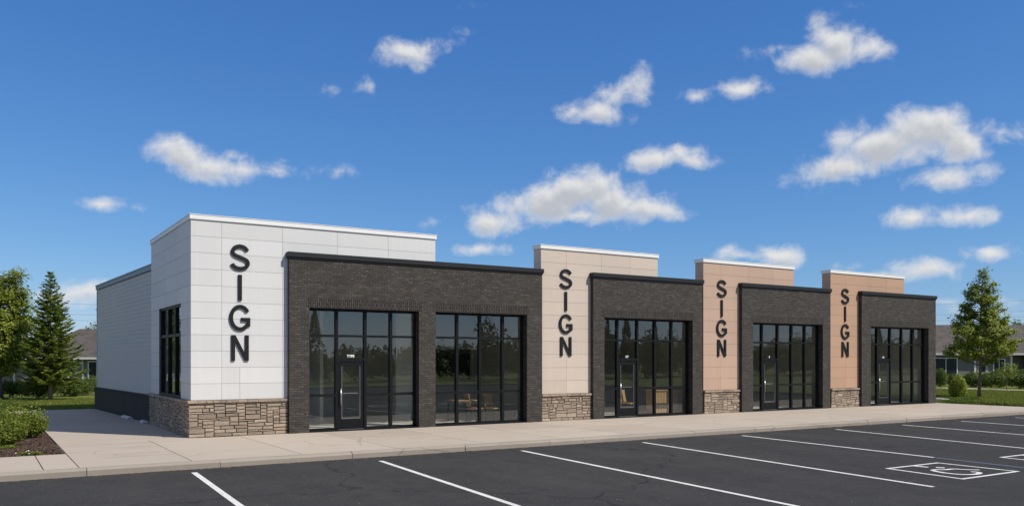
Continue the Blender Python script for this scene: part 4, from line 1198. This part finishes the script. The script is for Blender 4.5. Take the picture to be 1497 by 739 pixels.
for (x, y, h, r_) in ((26.5, -30, 8.4, 1.9), (28.2, -31, 7.6, 1.8), (49, -30, 9.0, 2.9)): items.append((x, y, h, r_, h < 8.9))
wood_band('distant_wood', items, 9, 620)
items = []
for x in np.arange(-130, 170, 2.6): q = rd(x, 135+rw.uniform(-5, 5)); items.append((q[0], q[1], rw.uniform(3.2, 4.8), rw.uniform(1.8, 2.6), False))
wood_band('far_wood', items, 10, 90)
# planting across the side garden, mirrored in the corner window
items = []
for k in range(16): items.append((-12-rw.uniform(0, 14), 27+k*3.2+rw.uniform(-1, 1), rw.uniform(3.2, 6.5), rw.uniform(1.2, 2.2), k % 4 == 0))
wood_band('side_wood', items, 12, 600)

# power line on poles
pl = empty('power_line', rd(0, 120, -.2), AX); mb = MB()
px = (-75, -22, 22, 75)
def wire(z, y):
    for a, b in zip(px, px[1:]):
        mb.tube([(a+(b-a)*k/10, y, z - 1.1*4*(k/10)*(1-k/10)*.8) for k in range(11)], .012, 4, cap=False)
wire(10.9, 0); wire(9.4, -.1); wire(8.6, .1); mb.build('wire', M['wire'], pl)
tag(pl, 'overhead wires crossing the sky low behind the building', 'power line')
for k, x in enumerate(px):
    t = empty('utility_pole', rd(x, 120, -.2), AX); mb = MB(); mb.tube([(0, .25, 0), (0, .25, 10.2)], [.16, .11], 8); mb.build('pole', M['pole_wood'], t)
    mb = MB(); mb.box(-.05, .05, -.12, .5, 9.3, 9.42); mb.build('bracket', M['pole_wood'], t)
    tag(t, ['wooden utility pole standing beyond the left edge of the photo', 'wooden utility pole hidden behind the left half of the building', 'wooden utility pole hidden behind the right half of the building', 'wooden utility pole standing beyond the right edge of the photo'][k], 'pole', 'utility poles')

# splash blocks at the foot of the side wall
def splash(s, ln, lab):
    c = SA + sd*s + so_*.2
    mb = MB(); mb.obox((0, 0, .035), sd*ln/2, so_*.09, (0, 0, .035)); mb.obox((0, 0, .08), sd*ln/2, so_*.02, (0, 0, .01))
    o = mb.build('splash_block', M['trim_white'], None, bevel=.012, loc=(c.x, c.y, .001)); tag(o, lab, 'splash block', 'splash blocks along the side wall')
splash(.45, .5, 'white splash block touching the stone base of the corner tower')
splash(3.3, 1.2, 'long flat splash block along the middle of the dark wainscot')

# ================================================================== LIGHT, SKY, CAMERA
EL = rad(48)
SUN_DIR = Vector((.57*math.cos(EL), -.822*math.cos(EL), math.sin(EL))).normalized()
sun = bpy.data.lights.new('sun', 'SUN'); sun.energy = 4.05; sun.angle = rad(.53); sun.color = (1, .95, .865)
so = bpy.data.objects.new('sun', sun); COL.objects.link(so); so.rotation_euler = SUN_DIR.to_track_quat('Z', 'Y').to_euler(); so.location = (0, 0, 50)
w = bpy.data.worlds.new('World'); scene.world = w; w.use_nodes = True; nt = w.node_tree; nt.nodes.clear()
sky = N(nt, 'ShaderNodeTexSky', sky_type='NISHITA'); sky.sun_disc = False
sky.sun_elevation = EL; sky.sun_rotation = math.atan2(SUN_DIR.x, SUN_DIR.y); sky.altitude = 300; sky.air_density = 1.0; sky.dust_density = 0.0; sky.ozone_density = 3.0
out = N(nt, 'ShaderNodeOutputWorld'); bg = N(nt, 'ShaderNodeBackground'); bg.inputs[1].default_value = .1
# grade of the sky model towards the deep azure of a clear, dry day
spc = N(nt, 'ShaderNodeSeparateColor'); L(nt, sky.outputs[0], spc.inputs[0]); cbc = N(nt, 'ShaderNodeCombineColor')
for i, (k_, g_) in enumerate(((.51, 1.12), (.575, .85), (.738, .6))):
    L(nt, math_(nt, 'MULTIPLY', math_(nt, 'POWER', math_(nt, 'MULTIPLY', spc.outputs[i], .1), g_), 10*k_), cbc.inputs[i])
L(nt, cbc.outputs[0], bg.inputs[0])

# clouds: placed by compass bearing and height above the horizon
grp = bpy.data.node_groups.new('cloud_density', 'ShaderNodeTree')
grp.interface.new_socket('P', in_out='INPUT', socket_type='NodeSocketVector'); grp.interface.new_socket('D', in_out='OUTPUT', socket_type='NodeSocketFloat')
gi, go = grp.nodes.new('NodeGroupInput'), grp.nodes.new('NodeGroupOutput')
def azel(u, v):
    r = ray(u, v); return math.atan2(r[0], r[1])*1240, math.atan2(r[2], math.hypot(r[0], r[1]))*1240
clouds = [  # x, y, half width, half height, tilt, strength (photo bearings)
 (603,78,46,22,0,.85),(570,80,36,12,0,.45),(655,74,40,14,28,.42),(684,50,24,15,20,.35),(712,8,34,13,10,.3),
 (488,128,26,14,0,.38),(533,126,26,14,0,.42),
 (262,227,50,25,-10,.9),(305,245,62,22,-5,.95),(352,248,54,19,0,.75),(405,250,36,14,-8,.7),(345,230,30,13,0,.55),
 (153,298,32,10,0,.6),(203,304,14,6,0,.3),(488,249,34,11,-5,.3),(535,254,20,8,0,.22),(86,384,24,7,0,.4),
 (128,424,50,19,10,.9),(90,434,46,10,0,.5),
 (848,278,58,30,0,1.25),(800,296,70,28,5,1.15),(895,297,75,29,-5,1.15),(957,306,38,16,-8,.9),(722,327,44,18,0,.95),(845,315,120,15,0,.9),(742,316,40,14,15,.5),
 (700,364,52,9,0,.5),(640,324,26,9,15,.28),(690,300,22,10,30,.28),
 (932,125,34,26,15,.85),(905,140,38,22,15,.75),(880,162,42,17,-10,.85),(843,163,28,14,0,.6),
 (965,232,54,19,5,1.0),(1012,235,36,13,-5,.8),(948,240,30,11,0,.6),
 (1016,141,33,11,0,.6),(1083,131,36,17,0,.75),
 (1222,60,50,34,-8,1.05),(1195,82,52,26,0,1.0),(1265,72,48,20,-5,.85),(1135,70,44,12,10,.5),(1330,80,26,12,0,.25),(1252,10,24,9,0,.28),
 (1355,192,70,34,-5,1.15),(1300,212,80,30,12,1.15),(1225,245,72,24,14,1.0),(1400,208,46,26,-8,1.0),(1240,200,44,22,20,.75),(1465,194,40,19,-8,.75),(1392,262,58,19,10,.75),(1360,266,36,15,0,.7),(1420,255,34,12,0,.55),
 (1330,318,46,19,0,.9),(1414,316,44,17,0,.95),(1293,326,26,9,0,.4),
 (1352,393,50,17,0,.85),(1320,402,40,10,0,.55),(1395,405,40,8,0,.45),(1447,368,44,13,-3,.75),
 (1137,373,44,16,-5,.9),(1088,373,52,12,0,.7),(1062,366,24,11,0,.6),(1225,388,28,7,0,.4),(1480,440,36,10,0,.4),(1390,440,40,6,0,.25),(1440,452,60,8,0,.3)]
acc = None
for (u, v, rx, ry, rot, s) in clouds:
    if s < .5: s *= .8
    a, e = azel(u, v); a1, e1 = azel(u+10, v); a2, e2 = azel(u, v-10)
    kx, ky = math.hypot(a1-a, e1-e)/10, math.hypot(a2-a, e2-e)/10; tilt = math.atan2(e1-e, a1-a)
    mp = grp.nodes.new('ShaderNodeMapping'); mp.vector_type = 'TEXTURE'
    mp.inputs['Location'].default_value = (a, e, 0); mp.inputs['Rotation'].default_value = (0, 0, rad(rot)+tilt); mp.inputs['Scale'].default_value = (rx*kx*1.5, ry*ky*1.5, 1)
    grp.links.new(gi.outputs[0], mp.inputs[0])
    ln = grp.nodes.new('ShaderNodeVectorMath'); ln.operation = 'LENGTH'; grp.links.new(mp.outputs[0], ln.inputs[0])
    m1 = grp.nodes.new('ShaderNodeMath'); m1.operation = 'MULTIPLY_ADD'; grp.links.new(ln.outputs['Value'], m1.inputs[0]); m1.inputs[1].default_value = -s; m1.inputs[2].default_value = s
    if acc is None: acc = m1.outputs[0]
    else:
        mx = grp.nodes.new('ShaderNodeMath'); mx.operation = 'SMOOTH_MAX'; grp.links.new(acc, mx.inputs[0]); grp.links.new(m1.outputs[0], mx.inputs[1]); mx.inputs[2].default_value = .12; acc = mx.outputs[0]
def gnoise(scale, det, rough, dist):
    n = grp.nodes.new('ShaderNodeTexNoise'); n.noise_dimensions = '2D'; n.inputs['Scale'].default_value = scale; n.inputs['Detail'].default_value = det; n.inputs['Roughness'].default_value = rough; n.inputs['Distortion'].default_value = dist
    mp = grp.nodes.new('ShaderNodeMapping'); mp.inputs['Scale'].default_value = (.9, 1.05, 1); grp.links.new(gi.outputs[0], mp.inputs[0]); grp.links.new(mp.outputs[0], n.inputs['Vector']); return n.outputs['Fac']
n1 = gnoise(.021, 10, .6, .15)
ad = grp.nodes.new('ShaderNodeMath'); ad.operation = 'MULTIPLY_ADD'; grp.links.new(n1, ad.inputs[0]); ad.inputs[1].default_value = 1.5; ad.inputs[2].default_value = -.87
sm = grp.nodes.new('ShaderNodeMath'); sm.operation = 'ADD'; grp.links.new(acc, sm.inputs[0]); grp.links.new(ad.outputs[0], sm.inputs[1])
# no cloud where no ellipse reaches
gate = grp.nodes.new('ShaderNodeMath'); gate.operation = 'MINIMUM'; grp.links.new(sm.outputs[0], gate.inputs[0])
g2 = grp.nodes.new('ShaderNodeMath'); g2.operation = 'MULTIPLY'; grp.links.new(acc, g2.inputs[0]); g2.inputs[1].default_value = 2.2; grp.links.new(g2.outputs[0], gate.inputs[1])
grp.links.new(gate.outputs[0], go.inputs[0])
tc = N(nt, 'ShaderNodeTexCoord'); sp = N(nt, 'ShaderNodeSeparateXYZ'); L(nt, tc.outputs['Generated'], sp.inputs[0])
az = math_(nt, 'MULTIPLY', math_(nt, 'ARCTAN2', sp.outputs[0], sp.outputs[1]), 1240.0); el = math_(nt, 'MULTIPLY', math_(nt, 'ARCSINE', sp.outputs[2]), 1240.0)
cb = N(nt, 'ShaderNodeCombineXYZ'); L(nt, az, cb.inputs[0]); L(nt, el, cb.inputs[1])
def dens(off):
    g = nt.nodes.new('ShaderNodeGroup'); g.node_tree = grp
    ad_ = N(nt, 'ShaderNodeVectorMath', operation='ADD'); L(nt, cb.outputs[0], ad_.inputs[0]); ad_.inputs[1].default_value = off; L(nt, ad_.outputs[0], g.inputs[0]); return g.outputs[0]
D0, D1 = dens((0, 0, 0)), dens((4, 12, 0))
def sstep(x, lo, hi):
    m = N(nt, 'ShaderNodeMapRange', interpolation_type='SMOOTHSTEP'); L(nt, x, m.inputs[0]); m.inputs[1].default_value = lo; m.inputs[2].default_value = hi; return m.outputs[0]
alpha = math_(nt, 'MULTIPLY', sstep(D0, .0, .8), .98)
shade = math_(nt, 'MULTIPLY', sstep(D1, .15, 1.0), sstep(D0, .15, .7))
ccol = mixc(nt, shade, (1.0, 1.0, 1.0), (.64, .675, .73))
bgc = N(nt, 'ShaderNodeBackground'); L(nt, ccol, bgc.inputs[0]); bgc.inputs[1].default_value = .635
# scattered cloud added over the unseen dome (overhead, behind, sides) to whiten ambient light
dt = N(nt, 'ShaderNodeVectorMath', operation='DOT_PRODUCT'); L(nt, tc.outputs['Generated'], dt.inputs[0]); dt.inputs[1].default_value = (CS, SN, 0)
zc_ = math_(nt, 'ADD', math_(nt, 'MAXIMUM', sp.outputs[2], 0.0), .14)
cv = N(nt, 'ShaderNodeCombineXYZ'); L(nt, math_(nt, 'DIVIDE', sp.outputs[0], zc_), cv.inputs[0]); L(nt, math_(nt, 'DIVIDE', sp.outputs[1], zc_), cv.inputs[1])
n_all = noise(nt, cv.outputs[0], 1.6, 8, .56, .2)
a_all = math_(nt, 'MULTIPLY', sstep(n_all, .47, .62), math_(nt, 'SUBTRACT', 1.0, sstep(dt.outputs['Value'], .55, .76)))
a_all = math_(nt, 'MULTIPLY', a_all, sstep(sp.outputs[2], .02, .16))
alpha = math_(nt, 'MAXIMUM', alpha, math_(nt, 'MULTIPLY', a_all, .95))
ms = N(nt, 'ShaderNodeMixShader'); L(nt, alpha, ms.inputs[0]); L(nt, bg.outputs[0], ms.inputs[1]); L(nt, bgc.outputs[0], ms.inputs[2]); L(nt, ms.outputs[0], out.inputs[0])

cam = bpy.data.cameras.new('camera'); co = bpy.data.objects.new('camera', cam); COL.objects.link(co); scene.camera = co
co.location = (0, 0, EYE); co.rotation_euler = (rad(90), 0, math.atan2(SN, CS) - rad(90))
cam.sensor_width = 36; cam.lens = 36*F_PX/W_PX; cam.shift_y = (HZ - H_PX/2)/W_PX; cam.clip_end = 6000; cam.clip_start = .1
vs = scene.view_settings; vs.view_transform = 'Standard'; vs.look = 'None'; vs.gamma = 1; vs.use_curve_mapping = False; vs.exposure = 0.3
scene.render.engine = 'CYCLES'
cy = scene.cycles; cy.max_bounces = 8; cy.transparent_max_bounces = 12; cy.glossy_bounces = 4; cy.sample_clamp_indirect = 4; cy.caustics_reflective = False; cy.caustics_refractive = False
